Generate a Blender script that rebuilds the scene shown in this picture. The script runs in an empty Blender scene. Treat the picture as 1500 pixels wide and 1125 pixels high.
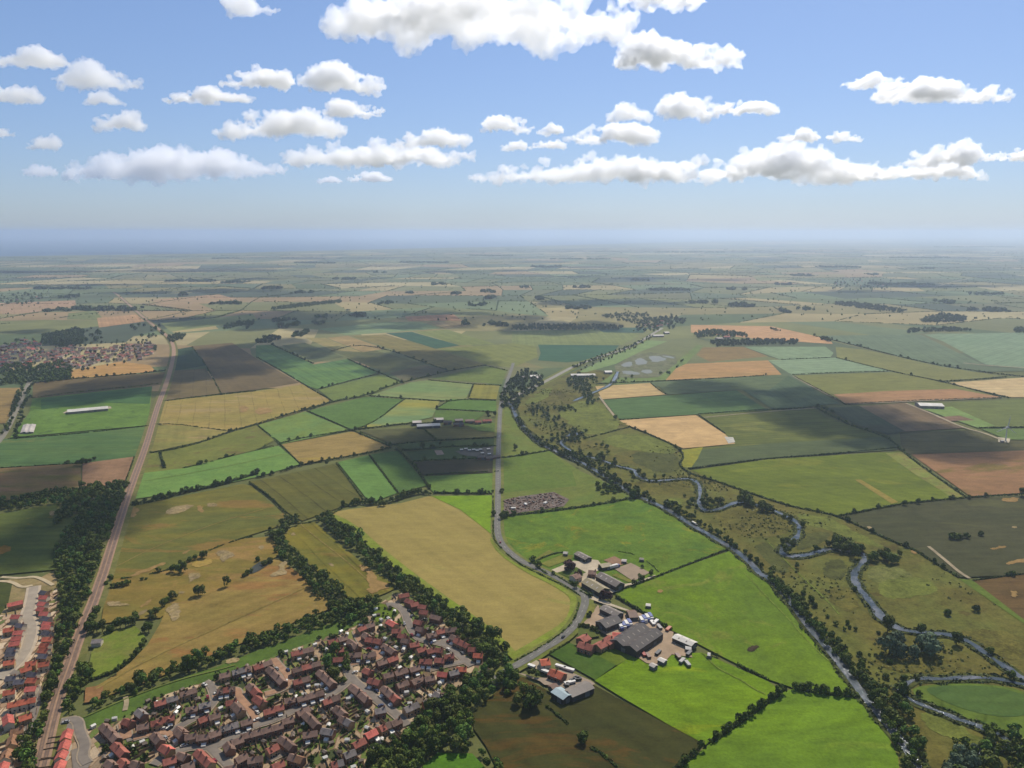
import bpy, math, random
import numpy as np
random.seed(7); RNG = np.random.default_rng(11)
R = math.radians
# ------------------------------------------------------------------ camera model used to place traced outlines on the ground
CAM_H, FPX, HORIZON = 300.0, 1150.0, 340.0
PITCH = math.atan((562.5 - HORIZON) / FPX)
def ground_xy(u, v, z=0.0):
    x = (u - 750.0) / FPX; y = (562.5 - v) / FPX
    fy = math.cos(PITCH) + y * math.sin(PITCH); fz = -math.sin(PITCH) + y * math.cos(PITCH)
    t = (z - CAM_H) / fz
    return (t * x, t * fy)
def pts(s, o=None):
    """ 'u,v u,v ...' -> list of (u,v); o = (u0, v0, k) when the numbers were read in an enlarged crop """
    r = []
    for w in s.split():
        a, b = w.split(','); a = float(a); b = float(b)
        r.append((o[0] + a / o[2], o[1] + b / o[2]) if o else (a, b))
    return r
def gpts(s, o=None, z=0.0):
    return [ground_xy(u, v, z) for u, v in pts(s, o)]
Z5, Z1, Z3 = (780, 790, 7.5), (840, 860, 7.5), (740, 960, 7.5)
Z8, Z11, Z10, Z6, Z7 = (240, 950, 5.77), (80, 980, 6.82), (480, 950, 6), (480, 850, 6), (0, 840, 3.947)
K = 3.947
def crop(u, v): return (u, v, K)

scene = bpy.context.scene
COL = scene.collection
# ------------------------------------------------------------------ objects
def link(name, me, mats=(), parent=None):
    o = bpy.data.objects.new(name, me)
    if me is not None:
        for m in (mats if isinstance(mats, (list, tuple)) else [mats]): me.materials.append(m)
    COL.objects.link(o)
    if parent is not None: o.parent = parent
    return o
USED = {}
def tag(o, label=None, cat=None, group=None, kind=None):
    if label: o['label'] = label
    if cat: o['category'] = cat
    if group: o['group'] = group
    if kind: o['kind'] = kind
    return o
def empty(name, loc, rz=0.0):
    o = bpy.data.objects.new(name, None); COL.objects.link(o); o.location = loc; o.rotation_euler = (0, 0, rz); o.empty_display_size = 1
    return o
ONES = "first second third fourth fifth sixth seventh eighth ninth tenth eleventh twelfth thirteenth fourteenth fifteenth sixteenth seventeenth eighteenth nineteenth".split()
TENS = ["", "", "twent", "thirt", "fort", "fift", "sixt", "sevent", "eight", "ninet"]
def nth(i):
    i += 1
    if i < 20: return ONES[i - 1]
    t, k = divmod(i, 10)
    return TENS[t] + "ieth" if k == 0 else TENS[t] + "y-" + ONES[k - 1]
def raw_mesh(name, V, faces=None, quads=None, tris=None, tint=None):
    """ mesh from numpy arrays """
    me = bpy.data.meshes.new(name)
    if faces is not None:
        me.from_pydata([tuple(map(float, p)) for p in V], [], faces); me.update(); return me
    V = np.asarray(V, np.float32)
    idx, ls, lt = [], [], []
    off = 0
    for arr, k in ((quads, 4), (tris, 3)):
        if arr is None or len(arr) == 0: continue
        arr = np.asarray(arr, np.int32)
        idx.append(arr.ravel()); ls.append(off + np.arange(len(arr)) * k); lt.append(np.full(len(arr), k)); off += arr.size
    idx = np.concatenate(idx); ls = np.concatenate(ls); lt = np.concatenate(lt)
    me.vertices.add(len(V)); me.vertices.foreach_set('co', V.ravel())
    me.loops.add(len(idx)); me.loops.foreach_set('vertex_index', idx.astype(np.int32))
    me.polygons.add(len(ls)); me.polygons.foreach_set('loop_start', ls.astype(np.int32)); me.polygons.foreach_set('loop_total', lt.astype(np.int32))
    if tint is not None:
        a = me.attributes.new('tint', 'FLOAT', 'POINT'); a.data.foreach_set('value', np.asarray(tint, np.float32))
    me.update(calc_edges=True); me.validate()
    return me
class MB:
    """ collects simple solids, builds one mesh """
    def __init__(s): s.v = []; s.f = []; s.m = []
    def add(s, vs, fs, mi=0):
        b = len(s.v); s.v += [tuple(p) for p in vs]; s.f += [tuple(b + i for i in f) for f in fs]; s.m += [mi] * len(fs)
    def box(s, x0, x1, y0, y1, z0, z1, mi=0):
        s.add([(x0,y0,z0),(x1,y0,z0),(x1,y1,z0),(x0,y1,z0),(x0,y0,z1),(x1,y0,z1),(x1,y1,z1),(x0,y1,z1)],
              [(3,2,1,0),(4,5,6,7),(0,1,5,4),(1,2,6,5),(2,3,7,6),(3,0,4,7)], mi)
    def gable(s, x0, x1, w, z0, z1, t=0.0, mi=0):
        """ solid prism: ridge along x """
        s.add([(x0,-w,z0),(x1,-w,z0),(x1,w,z0),(x0,w,z0),(x0,0,z1),(x1,0,z1)], [(0,3,2,1),(0,1,5,4),(2,3,4,5),(1,2,5),(3,0,4)], mi)
    def tube(s, p0, p1, r0, r1, n=8, mi=0):
        p0 = np.array(p0, float); p1 = np.array(p1, float); d = p1 - p0; d /= np.linalg.norm(d)
        a = np.cross(d, (0, 0, 1) if abs(d[2]) < .9 else (1, 0, 0)); a /= np.linalg.norm(a); b = np.cross(d, a)
        vs = [p0 + r0 * (a * math.cos(2*math.pi*i/n) + b * math.sin(2*math.pi*i/n)) for i in range(n)] + [p1 + r1 * (a * math.cos(2*math.pi*i/n) + b * math.sin(2*math.pi*i/n)) for i in range(n)]
        s.add(vs, [(i, (i+1) % n, n + (i+1) % n, n + i) for i in range(n)] + [tuple(range(n))[::-1], tuple(range(n, 2*n))], mi)
    def mesh(s, name):
        me = bpy.data.meshes.new(name); me.from_pydata(s.v, [], s.f)
        if any(s.m): me.polygons.foreach_set('material_index', s.m)
        me.update(); return me
    def build(s, name, mats, parent=None): return link(name, s.mesh(name), mats, parent)
# ------------------------------------------------------------------ materials
def lin(c):
    return tuple((x/255/12.92 if x <= 10 else ((x/255+.055)/1.055)**2.4) for x in c)
def newmat(name):
    m = bpy.data.materials.new(name); m.use_nodes = True
    nt = m.node_tree; nt.nodes.clear()
    out = nt.nodes.new('ShaderNodeOutputMaterial'); b = nt.nodes.new('ShaderNodeBsdfPrincipled')
    nt.links.new(b.outputs[0], out.inputs[0]); b.inputs['Roughness'].default_value = 0.9
    b.inputs['Specular IOR Level'].default_value = 0.15
    return m, nt, b
class NT:
    def __init__(s, nt): s.nt = nt; s.co = nt.nodes.new('ShaderNodeTexCoord').outputs['Object']
    def n(s, t, **kw):
        x = s.nt.nodes.new(t)
        for k, v in kw.items(): setattr(x, k, v)
        return x
    def put(s, sock, v):
        if hasattr(v, 'is_linked') or hasattr(v, 'links'): s.nt.links.new(v, sock)
        else: sock.default_value = v
    def noise(s, scale, detail=2, rough=.5, dist=0.0, co=None, ofs=None):
        x = s.n('ShaderNodeTexNoise'); x.inputs['Scale'].default_value = scale; x.inputs['Detail'].default_value = detail
        x.inputs['Roughness'].default_value = rough; x.inputs['Distortion'].default_value = dist
        c = co or s.co
        if ofs:
            mp = s.n('ShaderNodeVectorMath', operation='ADD'); s.put(mp.inputs[0], c); mp.inputs[1].default_value = (ofs, ofs * .7, 0); c = mp.outputs[0]
        s.put(x.inputs['Vector'], c); return x.outputs['Fac']
    def math(s, op, a, b=0.0, c=0.0, clamp=False):
        x = s.n('ShaderNodeMath', operation=op); x.use_clamp = clamp
        for i, q in enumerate((a, b, c)): s.put(x.inputs[i], q)
        return x.outputs[0]
    def ramp(s, f, lo, hi, a=0.0, b=1.0):
        x = s.n('ShaderNodeMapRange'); x.clamp = True
        s.put(x.inputs[0], f); x.inputs[1].default_value = lo; x.inputs[2].default_value = hi; x.inputs[3].default_value = a; x.inputs[4].default_value = b
        return x.outputs[0]
    def mix(s, f, a, b, mode='MIX'):
        x = s.n('ShaderNodeMix', data_type='RGBA', blend_type=mode)
        for i, q in ((0, f), (6, a), (7, b)):
            if isinstance(q, tuple) and len(q) == 3: q = (*q, 1)
            s.put(x.inputs[i], q)
        return x.outputs[2]
    def gain(s, col, f):
        x = s.n('ShaderNodeVectorMath', operation='SCALE'); s.put(x.inputs[0], col); s.put(x.inputs[3], f); return x.outputs[0]
    def axis(s, ang):
        """ coordinate across lines that run at angle ang (world xy) """
        x = s.n('ShaderNodeVectorMath', operation='DOT_PRODUCT'); s.put(x.inputs[0], s.co); x.inputs[1].default_value = (-math.sin(ang), math.cos(ang), 0)
        return x.outputs['Value']
GAINS = (.75, .685, .56)   # camera colour reading -> surface colour under this sun and sky
def lit(c, g=1.0):
    r_, g_, b_ = c
    if g_ > r_: c = (r_ + (g_ - r_) * .3, g_, b_ + max(0, g_ - b_) * .10)      # grass greens as read are over-pure
    return tuple(min(.85, x * q * g) for x, q in zip(lin(c), GAINS))
MATS = {}
def field_mat(c1, c2=None, ang=None, tram=0.0, bands=0.0, soil=None, soil_amt=.3, patch=90.0, key=None, grain=.25):
    kk = (c1, c2, ang, tram, bands, soil, soil_amt, patch, grain)
    if kk in MATS: return MATS[kk]
    m, nt, b = newmat('field_soil_and_crop'); N = NT(nt)
    c2 = c2 or tuple(int(x * .86) for x in c1)
    sd = RNG.uniform(0, 900)
    co = N.co
    if ang is not None:      # stretch patches along the working direction
        mp = N.n('ShaderNodeMapping'); N.put(mp.inputs['Vector'], co); mp.inputs['Rotation'].default_value = (0, 0, -ang); mp.inputs['Scale'].default_value = (.3, 1.0, 1.0); co = mp.outputs[0]
    n1 = N.noise(1 / patch, 4, .6, .6, co, sd)
    col = N.mix(N.ramp(n1, .38, .64), lit(c1), lit(c2))
    if soil:
        n2 = N.noise(1 / (patch * .8), 5, .65, 1.2, co, sd + 333)
        t = .66 - soil_amt * .3
        col = N.mix(N.ramp(n2, t, t + .07), col, lit(soil))
    n3 = N.noise(1 / 8, 5, .72, 0, co, sd); n4 = N.noise(1 / 2.2, 4, .75, 0, None, sd); n5 = N.noise(1 / 34, 3, .6, .8, None, sd + 71)
    g = N.math('ADD', N.ramp(n3, .28, .72, 1 - grain * .8, 1 + grain * .8), N.ramp(n4, .28, .72, -grain * .8, grain * .8)); g = N.math('ADD', g, N.ramp(n5, .3, .7, -grain * .5, grain * .5))
    if tram and ang is not None:
        ax = N.math('ADD', N.axis(ang), N.math('MULTIPLY', N.noise(1 / 60), 5.0))
        fr = N.math('FRACT', N.math('DIVIDE', ax, 24.0))
        ln = N.ramp(N.math('ABSOLUTE', N.math('SUBTRACT', fr, .5)), .02, .05, 1.0, 0.0)
        ln = N.math('MULTIPLY', ln, N.ramp(N.noise(1 / 45, 2, .5, 0, None, sd), .35, .6, .25, 1.0))
        g = N.math('SUBTRACT', g, N.math('MULTIPLY', ln, tram))
    if bands and ang is not None:
        ax = N.math('ADD', N.axis(ang), N.math('MULTIPLY', N.noise(1 / 40), 4.0))
        w = N.math('SINE', N.math('MULTIPLY', ax, 2 * math.pi / 12.0))
        w2 = N.math('SINE', N.math('MULTIPLY', ax, 2 * math.pi / 31.0))
        g = N.math('ADD', g, N.math('MULTIPLY', N.math('ADD', w, w2), bands * .5))
    nt.links.new(N.gain(col, g), b.inputs['Base Color'])
    b.inputs['Roughness'].default_value = 1.0; b.inputs['Specular IOR Level'].default_value = .05
    MATS[kk] = m; PARAMS[m.name] = kk; return m
PARAMS = {}
def plain_mat(name, c, var=.18, scale=.6, rough=.85, spec=.2, c2=None, metal=0.0):
    m, nt, b = newmat(name); N = NT(nt)
    col = N.mix(N.ramp(N.noise(scale * .25, 4, .65), .35, .65), lit(c), lit(c2 or tuple(int(x * (1 - var)) for x in c)))
    g = N.ramp(N.noise(scale * 2, 3, .7), .25, .75, 1 - var, 1 + var)
    nt.links.new(N.gain(col, g), b.inputs['Base Color'])
    b.inputs['Roughness'].default_value = rough; b.inputs['Specular IOR Level'].default_value = spec; b.inputs['Metallic'].default_value = metal
    return m
def foliage_mat(name, c1, c2, hue=.06):
    m, nt, b = newmat(name); N = NT(nt)
    at = N.n('ShaderNodeAttribute', attribute_name='tint'); oi = N.n('ShaderNodeObjectInfo')
    col = N.mix(at.outputs['Fac'], lin(c1), lin(c2))
    g = N.math('ADD', N.ramp(oi.outputs['Random'], 0, 1, .72, 1.25), N.ramp(N.noise(.5, 2), .3, .7, -.2, .2))
    nt.links.new(N.gain(col, g), b.inputs['Base Color'])
    b.inputs['Roughness'].default_value = .8; b.inputs['Specular IOR Level'].default_value = .12
    return m
# ------------------------------------------------------------------ flat sheets, ribbons
LEVEL = {'n': 0}
def smooth(P, closed=True, it=2):
    P = np.array(P, float)
    for _ in range(it):
        Q = np.roll(P, -1, 0) if closed else P[1:]
        A = P if closed else P[:-1]
        S = np.empty((len(A) * 2, 2)); S[0::2] = A * .75 + Q * .25; S[1::2] = A * .25 + Q * .75
        P = S if closed else np.vstack([P[:1], S, P[-1:]])
    return P
def sheet(name, s, mat, z=.1, o=None, soft=0, jit=0.0, kind='structure'):
    P = np.array(gpts(s, o) if isinstance(s, str) else s)
    if soft: P = smooth(P, True, soft)
    if jit:
        for q in (1, .6):
            nxt = np.roll(P, -1, 0); mid = (P + nxt) / 2; P = np.stack([P, mid], 1).reshape(-1, 2)
            el = np.minimum(np.linalg.norm(np.roll(P, -1, 0) - P, axis=1), np.linalg.norm(np.roll(P, 1, 0) - P, axis=1))[:, None]
            P = P + np.clip(RNG.normal(0, jit * q, P.shape), -.28 * el, .28 * el)
    LEVEL['n'] += 1
    zz = z + (LEVEL['n'] % 40) * .004
    me = bpy.data.meshes.new(name)
    n = len(P); area = .5 * np.sum(P[:, 0] * np.roll(P[:, 1], -1) - np.roll(P[:, 0], -1) * P[:, 1])
    me.from_pydata([(x, y, zz) for x, y in P], [], [tuple(range(n)) if area > 0 else tuple(range(n))[::-1]]); me.update()
    o_ = link(name, me, mat); o_['kind'] = kind; return o_
def path_pts(s, o=None, it=2, z=0.0):
    P = gpts(s, o, z) if isinstance(s, str) else s
    return smooth(P, False, it)
def ribbon_mesh(name, P, w, z, uvw=None):
    P = np.array(P, float); T = np.gradient(P, axis=0); T /= np.linalg.norm(T, axis=1)[:, None]
    Nn = np.stack([-T[:, 1], T[:, 0]], 1)
    W = np.broadcast_to(np.asarray(w, float), (len(P),))[:, None] / 2
    L = P + Nn * W; Rr = P - Nn * W; n = len(P)
    V = np.zeros((2 * n, 3)); V[:n, :2] = L; V[n:, :2] = Rr; V[:, 2] = z
    i = np.arange(n - 1)
    return raw_mesh(name, V, quads=np.stack([i, n + i, n + i + 1, i + 1], 1))
def ribbon(name, s, w, mat, z=.4, o=None, it=2, kind='structure'):
    LEVEL['n'] += 1
    P = path_pts(s, o, it)
    ob = link(name, ribbon_mesh(name, P, w, z + (LEVEL['n'] % 25) * .006), mat); ob['kind'] = kind
    return ob, P
# ------------------------------------------------------------------ foliage
def quads_from(C, Nn, S, tint):
    """ leaf clumps: irregular four-sided faces at C facing Nn, half-size S """
    n = len(C)
    Nn = Nn / (np.linalg.norm(Nn, axis=1)[:, None] + 1e-9)
    ref = RNG.normal(size=(n, 3)); A = np.cross(Nn, ref); A /= (np.linalg.norm(A, axis=1)[:, None] + 1e-9); B = np.cross(Nn, A)
    V = np.empty((n, 4, 3))
    for k, (a, b) in enumerate(((-1, -.8), (1, -.9), (.8, 1), (-.9, .8))):
        ja = (a * RNG.uniform(.6, 1.25, n))[:, None]; jb = (b * RNG.uniform(.6, 1.25, n))[:, None]
        V[:, k] = C + (A * ja + B * jb) * S[:, None]
    q = np.arange(n * 4).reshape(n, 4)
    return V.reshape(-1, 3), q, np.repeat(tint, 4)
def crown_cloud(r, h, n, seed, base=.15, lumps=9, leaf=.16):
    """ clump centres, normals, sizes of a crown of radius r, from base*h up to h, made of lumps with gaps between """
    g = np.random.default_rng(seed)
    zc = h * (base + (1 - base) * .5); hz = h * (1 - base) * .5
    cs = g.normal(size=(lumps, 3)); cs /= np.linalg.norm(cs, axis=1)[:, None]
    cs *= (g.uniform(.35, .72, lumps))[:, None]
    cs[0] = (0, 0, .35); cs[1] = (0, 0, -.2)
    rr = g.uniform(.32, .5, lumps); rr[0] = .5; rr[1] = .6
    k = g.integers(0, lumps, n * 3)
    d = g.normal(size=(n * 3, 3)); d /= np.linalg.norm(d, axis=1)[:, None]
    p = cs[k] + d * (rr[k] * g.uniform(.8, 1.08, n * 3))[:, None]
    deep = np.min(np.linalg.norm(p[:, None] - cs[None], axis=2) / rr[None], axis=1)
    ok = (deep > .75) & (d[:, 2] > -.75)
    p, d, k = p[ok][:n], d[ok][:n], k[ok][:n]
    nrm = d + g.normal(size=d.shape) * .35
    C = p * np.array([r, r, hz]) + np.array([0, 0, zc])
    S = r * leaf * g.uniform(.7, 1.3, len(p))
    lump_t = g.uniform(0, 1, lumps)
    tint = np.clip(lump_t[k] * .6 + g.uniform(0, .4, len(p)), 0, 1)
    return C, nrm, S, tint
def crown_mesh(name, r, h, n, seed, **kw):
    V, q, t = quads_from(*crown_cloud(r, h, n, seed, **kw)); return raw_mesh(name, V, quads=q, tint=t)
def trunk_mesh(name, r, h, seed):
    g = random.Random(seed); m = MB()
    m.tube((0, 0, -.3), (0, 0, h * .45), r * .085, r * .055, 7)
    for i in range(4):
        a = g.uniform(0, 6.28); m.tube((0, 0, h * (.25 + .05 * i)), (math.cos(a) * r * .55, math.sin(a) * r * .55, h * (.5 + .08 * i)), r * .045, r * .015, 5)
    return m.mesh(name)
LEAF = foliage_mat('leaf_dark_green', (46, 60, 18), (92, 106, 34))
LEAFS = foliage_mat('leaf_grey_willow', (70, 84, 58), (104, 116, 84))
LEAFP = foliage_mat('leaf_copper', (64, 44, 44), (88, 58, 54))
LEAFH = foliage_mat('leaf_hedge', (45, 57, 18), (86, 100, 32))
LEAFO = foliage_mat('leaf_olive', (62, 70, 24), (104, 110, 44))
LEAFL = foliage_mat('leaf_light', (66, 92, 34), (96, 120, 46))
BARK = plain_mat('bark', (84, 70, 56), .25, 2)
TREE_BANK = {}
def bank(kind):
    """ shared crown and trunk meshes, unit radius ~1, several of each kind """
    if kind not in TREE_BANK:
        L = []
        for i in range(7):
            if kind == 'bush': c = crown_mesh('crown', 1, 1.45, 150, 50 + i, base=.0, lumps=7, leaf=.17)
            elif kind == 'tall': c = crown_mesh('crown', 1, 3.1, 240, 90 + i, base=.1, lumps=11, leaf=.16)
            elif kind == 'willow': c = crown_mesh('crown', 1, 1.9, 420, 130 + i, base=.02, lumps=13, leaf=.105)
            else: c = crown_mesh('crown', 1, 1.9 + .12 * i % .5, 380, 10 + i, base=.1, lumps=8 + i, leaf=.115)
            L.append((c, trunk_mesh('trunk', 1, 1.2 if kind == 'bush' else 2.0, i)))
        TREE_BANK[kind] = L
    return TREE_BANK[kind]
def put_tree(x, y, r, kind='round', mat=None, name=None, label=None, cat='tree', group=None, parts=True, hz=1.0):
    i = random.randrange(7); c, t = bank(kind)[i]
    mat = mat or (LEAFS if kind == 'willow' else LEAF)
    key = (c.name, mat.name)
    if key not in TREE_BANK:
        m = c.copy(); m.materials.clear(); m.materials.append(mat); TREE_BANK[key] = m
    me = TREE_BANK[key]
    if not t.materials: t.materials.append(BARK)
    name = name or ('bush' if kind == 'bush' else 'tree')
    rz = random.uniform(0, 6.28); sc = (r * random.uniform(.92, 1.08), r * random.uniform(.92, 1.08), r * hz * random.uniform(.88, 1.1))
    if parts:
        e = empty(name, (x, y, 0), rz); e.scale = sc
        link('crown', me, (), e); link('trunk', t, (), e)
    else:
        e = bpy.data.objects.new(name, me); COL.objects.link(e); e.location = (x, y, 0); e.rotation_euler = (0, 0, rz); e.scale = sc
    return tag(e, label, cat, group)
def mass_mesh(name, P, Rr, kind='round', n=150, leaf=.17, hs=2.1, base=.05, minleaf=0.0):
    """ many crowns in one mesh, for woods that read as one mass """
    Vs, Ts = [], []
    var = [crown_cloud(1, hs, n, 500 + i, base=base, lumps=8, leaf=leaf) for i in range(6)]
    Cs, Ns, Ss, Ti = [], [], [], []
    for (x, y), r in zip(P, Rr):
        C, Nn, S, t = var[random.randrange(6)]
        a = random.uniform(0, 6.28); ca, sa = math.cos(a), math.sin(a)
        M = np.array([[ca, -sa, 0], [sa, ca, 0], [0, 0, 1]])
        Cs.append(C @ M.T * r * np.array([1, 1, random.uniform(.8, 1.2)]) + np.array([x, y, 0])); Ns.append(Nn @ M.T); Ss.append(np.maximum(S * r, minleaf)); Ti.append(np.clip(t * .7 + random.uniform(-.1, .3), 0, 1))
    V, q, t = quads_from(np.concatenate(Cs), np.concatenate(Ns), np.concatenate(Ss), np.concatenate(Ti))
    return raw_mesh(name, V, quads=q, tint=t)
def hedge_arrays(P, h, w, gap=0.0, dens=1.0, size=None):
    """ leaf clumps along a polyline (world xy) """
    P = np.array(P, float); seg = np.linalg.norm(np.diff(P, axis=0), axis=1); Ltot = seg.sum()
    dist = np.linalg.norm(P.mean(0))
    s = size or max(.55, dist / 1500)
    n = int(Ltot * (2 * h + w) / (s * s * 2.2) * dens) + 4
    d = RNG.uniform(0, Ltot, n)
    if gap > 0:
        ph = RNG.uniform(0, 99); wav = np.sin(d * .21 + ph) + np.sin(d * .083 + ph * 2) + .6 * np.sin(d * .047 + ph)
        d = d[wav > -2.2 + gap * 3.2]; n = len(d)
    cum = np.concatenate([[0], np.cumsum(seg)]); k = np.clip(np.searchsorted(cum, d) - 1, 0, len(seg) - 1)
    f = (d - cum[k]) / seg[k]; B = P[k] + (P[k + 1] - P[k]) * f[:, None]
    T = (P[k + 1] - P[k]) / seg[k][:, None]; Nn = np.stack([-T[:, 1], T[:, 0]], 1)
    th = RNG.uniform(-.15, math.pi + .15, n)
    lump = .78 + .3 * np.sin(d * .55 + 1.3 * np.sin(d * .11)) + .15 * np.sin(d * 1.7)
    off = np.cos(th) * w / 2 * (.7 + .4 * lump); zz = np.abs(np.sin(th)) ** .6 * h * lump * RNG.uniform(.75, 1.1, n)
    C = np.column_stack([B + Nn * off[:, None] + RNG.normal(0, s * .25, (n, 2)), zz])
    nr = np.column_stack([Nn * np.cos(th)[:, None], np.abs(np.sin(th))]) + RNG.normal(0, .35, (n, 3))
    S = s * RNG.uniform(.7, 1.3, n)
    return C, nr, S, np.clip(lump - .6 + RNG.uniform(-.2, .3, n), 0, 1)
def hedge(s, h=2.2, w=2.2, gap=0.0, label=None, o=None, mat=None, trees=0, tr=(2.2, 3.6), name='hedge', kind=None, it=1, dens=1.0):
    P = path_pts(s, o, it) if isinstance(s, str) else np.array(s)
    arrs = [hedge_arrays(P, h, w, gap, dens)]
    if trees:      # taller shrubs standing in the hedge line, part of the same hedge
        seg = np.linalg.norm(np.diff(P, axis=0), axis=1); cum = np.concatenate([[0], np.cumsum(seg)])
        for d in RNG.uniform(0, cum[-1], trees):
            k = min(np.searchsorted(cum, d) - 1, len(seg) - 1); k = max(k, 0); p = P[k] + (P[k+1] - P[k]) * ((d - cum[k]) / seg[k])
            r = random.uniform(*tr); C, Nn, S, t = crown_cloud(1, 2.0, 90, random.randrange(9999), base=.02, lumps=7, leaf=.2)
            arrs.append((C * r + np.array([p[0], p[1], 0]), Nn, S * r, t))
    V, q, t = quads_from(*[np.concatenate([a[i] for a in arrs]) for i in range(4)])
    ob = link(name, raw_mesh(name, V, quads=q, tint=t), mat or LEAFH)
    return tag(ob, label, 'hedge' if not kind else None, None, kind)
def inside(P, poly):
    P = np.asarray(P); x, y = P[:, 0], P[:, 1]; r = np.zeros(len(P), bool); n = len(poly)
    for i in range(n):
        x0, y0 = poly[i]; x1, y1 = poly[(i + 1) % n]
        c = ((y0 > y) != (y1 > y)) & (x < (x1 - x0) * (y - y0) / (y1 - y0 + 1e-12) + x0); r ^= c
    return r
def scatter(poly, step, jit=.4):
    poly = np.array(poly); lo, hi = poly.min(0), poly.max(0)
    X, Y = np.meshgrid(np.arange(lo[0], hi[0], step), np.arange(lo[1], hi[1], step)); Y[:, ::2] += step / 2
    P = np.column_stack([X.ravel(), Y.ravel()]) + RNG.uniform(-jit, jit, (X.size, 2)) * step
    return P[inside(P, poly)]
# ------------------------------------------------------------------ setting: sky, sun, air, land, sea
def setting():
    sun_el, sun_az = R(49), R(24)         # azimuth clockwise from +Y
    w = bpy.data.worlds.new("World"); scene.world = w; w.use_nodes = True
    nt = w.node_tree; nt.nodes.clear()
    out = nt.nodes.new('ShaderNodeOutputWorld'); bg = nt.nodes.new('ShaderNodeBackground'); sky = nt.nodes.new('ShaderNodeTexSky')
    sky.sky_type = 'NISHITA'; sky.sun_disc = False; sky.sun_elevation = sun_el; sky.sun_rotation = sun_az
    sky.altitude = 0; sky.air_density = 1.0; sky.dust_density = SKY['dust']; sky.ozone_density = SKY['ozone']
    gm = nt.nodes.new('ShaderNodeGamma'); gm.inputs[1].default_value = SKY['gamma']; mu = nt.nodes.new('ShaderNodeMix'); mu.data_type = 'RGBA'; mu.blend_type = 'MULTIPLY'; mu.inputs[0].default_value = 1; mu.inputs[7].default_value = (*SKY['tint'], 1)
    nt.links.new(sky.outputs[0], gm.inputs[0]); nt.links.new(gm.outputs[0], mu.inputs[6]); nt.links.new(mu.outputs[2], bg.inputs[0]); bg.inputs[1].default_value = SKY['strength']
    nt.links.new(bg.outputs[0], out.inputs[0])
    d = bpy.data.lights.new('sun', 'SUN'); d.energy = SKY['sun']; d.angle = R(.5); d.color = (1, .95, .87)
    o = bpy.data.objects.new('sun', d); COL.objects.link(o)
    # lamp shines along -Z: point it from the sun's place
    o.rotation_euler = (R(90) - sun_el, 0, math.pi - sun_az)
    o.location = (300, 600, 900)
    cam = bpy.data.cameras.new('camera'); co = bpy.data.objects.new('camera', cam); COL.objects.link(co)
    co.location = (0, 0, CAM_H); co.rotation_euler = (R(90) - PITCH, 0, 0)
    cam.sensor_width = 36; cam.lens = 36 * FPX / 1500; cam.clip_start = 1; cam.clip_end = 400000
    scene.camera = co
    scene.view_settings.view_transform = 'Standard'; scene.view_settings.look = 'None'
    scene.view_settings.exposure = SKY['exposure']; scene.view_settings.gamma = 1
    cy = scene.cycles
    cy.max_bounces = 8; cy.diffuse_bounces = 2; cy.glossy_bounces = 2; cy.transmission_bounces = 2; cy.volume_bounces = SKY['vb']; cy.transparent_max_bounces = 8
    cy.use_denoising = True
    try: cy.denoiser = 'OPENIMAGEDENOISE'
    except Exception: pass
    cy.caustics_reflective = False; cy.caustics_refractive = False
    # sea
    m, nt, b = newmat('sea_water'); N = NT(nt)
    b.inputs['Base Color'].default_value = (.03, .085, .16, 1); b.inputs['Roughness'].default_value = .6; b.inputs['Specular IOR Level'].default_value = .1
    bp = N.n('ShaderNodeBump'); bp.inputs['Strength'].default_value = .6; bp.inputs['Distance'].default_value = 3; N.put(bp.inputs['Height'], N.noise(1 / 20, 3)); nt.links.new(bp.outputs[0], b.inputs['Normal'])
    me = raw_mesh('sea', [(-120000, 4000, -3), (120000, 4000, -3), (120000, 118000, -3), (-120000, 118000, -3)], [(0, 1, 2, 3)])
    link('sea', me, m)['kind'] = 'structure'
    # land out to the coast
    coast = [ground_xy(u, v) for u, v in pts("-500,376 0,375.5 90,374 200,373 300,371.5 375,369.5 470,367 560,365 650,363 750,361 830,359 900,357 1000,354.5 1125,352.3 1250,350 1380,348.2 1500,347 1700,346 2100,345.6")]
    land = [(-9000, -900), (9000, -900), (40000, 30000)] + coast[::-1] + [(-20000, 9000)]
    land = sorted(coast, key=lambda p: p[0])
    P = [(-60000, -1500), (60000, -1500), (60000, 50000)] + [p for p in land[::-1] if p[0] < 59000] + [(-60000, 8000)]
    sheet('ground', P, field_mat((112, 118, 70), (96, 108, 62), patch=300, grain=.15), z=-1.0)
    # air
    m = bpy.data.materials.new('pale_air'); m.use_nodes = True; nt = m.node_tree; nt.nodes.clear()
    out = nt.nodes.new('ShaderNodeOutputMaterial'); v = nt.nodes.new('ShaderNodeVolumePrincipled')
    v.inputs['Color'].default_value = (*SKY['air'], 1); v.inputs['Density'].default_value = SKY['haze']; v.inputs['Anisotropy'].default_value = SKY['g']
    nt.links.new(v.outputs[0], out.inputs['Volume'])
    b = MB(); b.box(-125000, 125000, -2500, 119000, -5, 375)
    h = b.build('haze', m); h['kind'] = 'stuff'
SKY = dict(dust=.45, ozone=2.5, gamma=.7, tint=(.86,1.03,1.38), strength=.12, sun=4.1, exposure=0.2, vb=16, haze=7.8e-5, air=(.67, .78, .92), g=.5)
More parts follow.
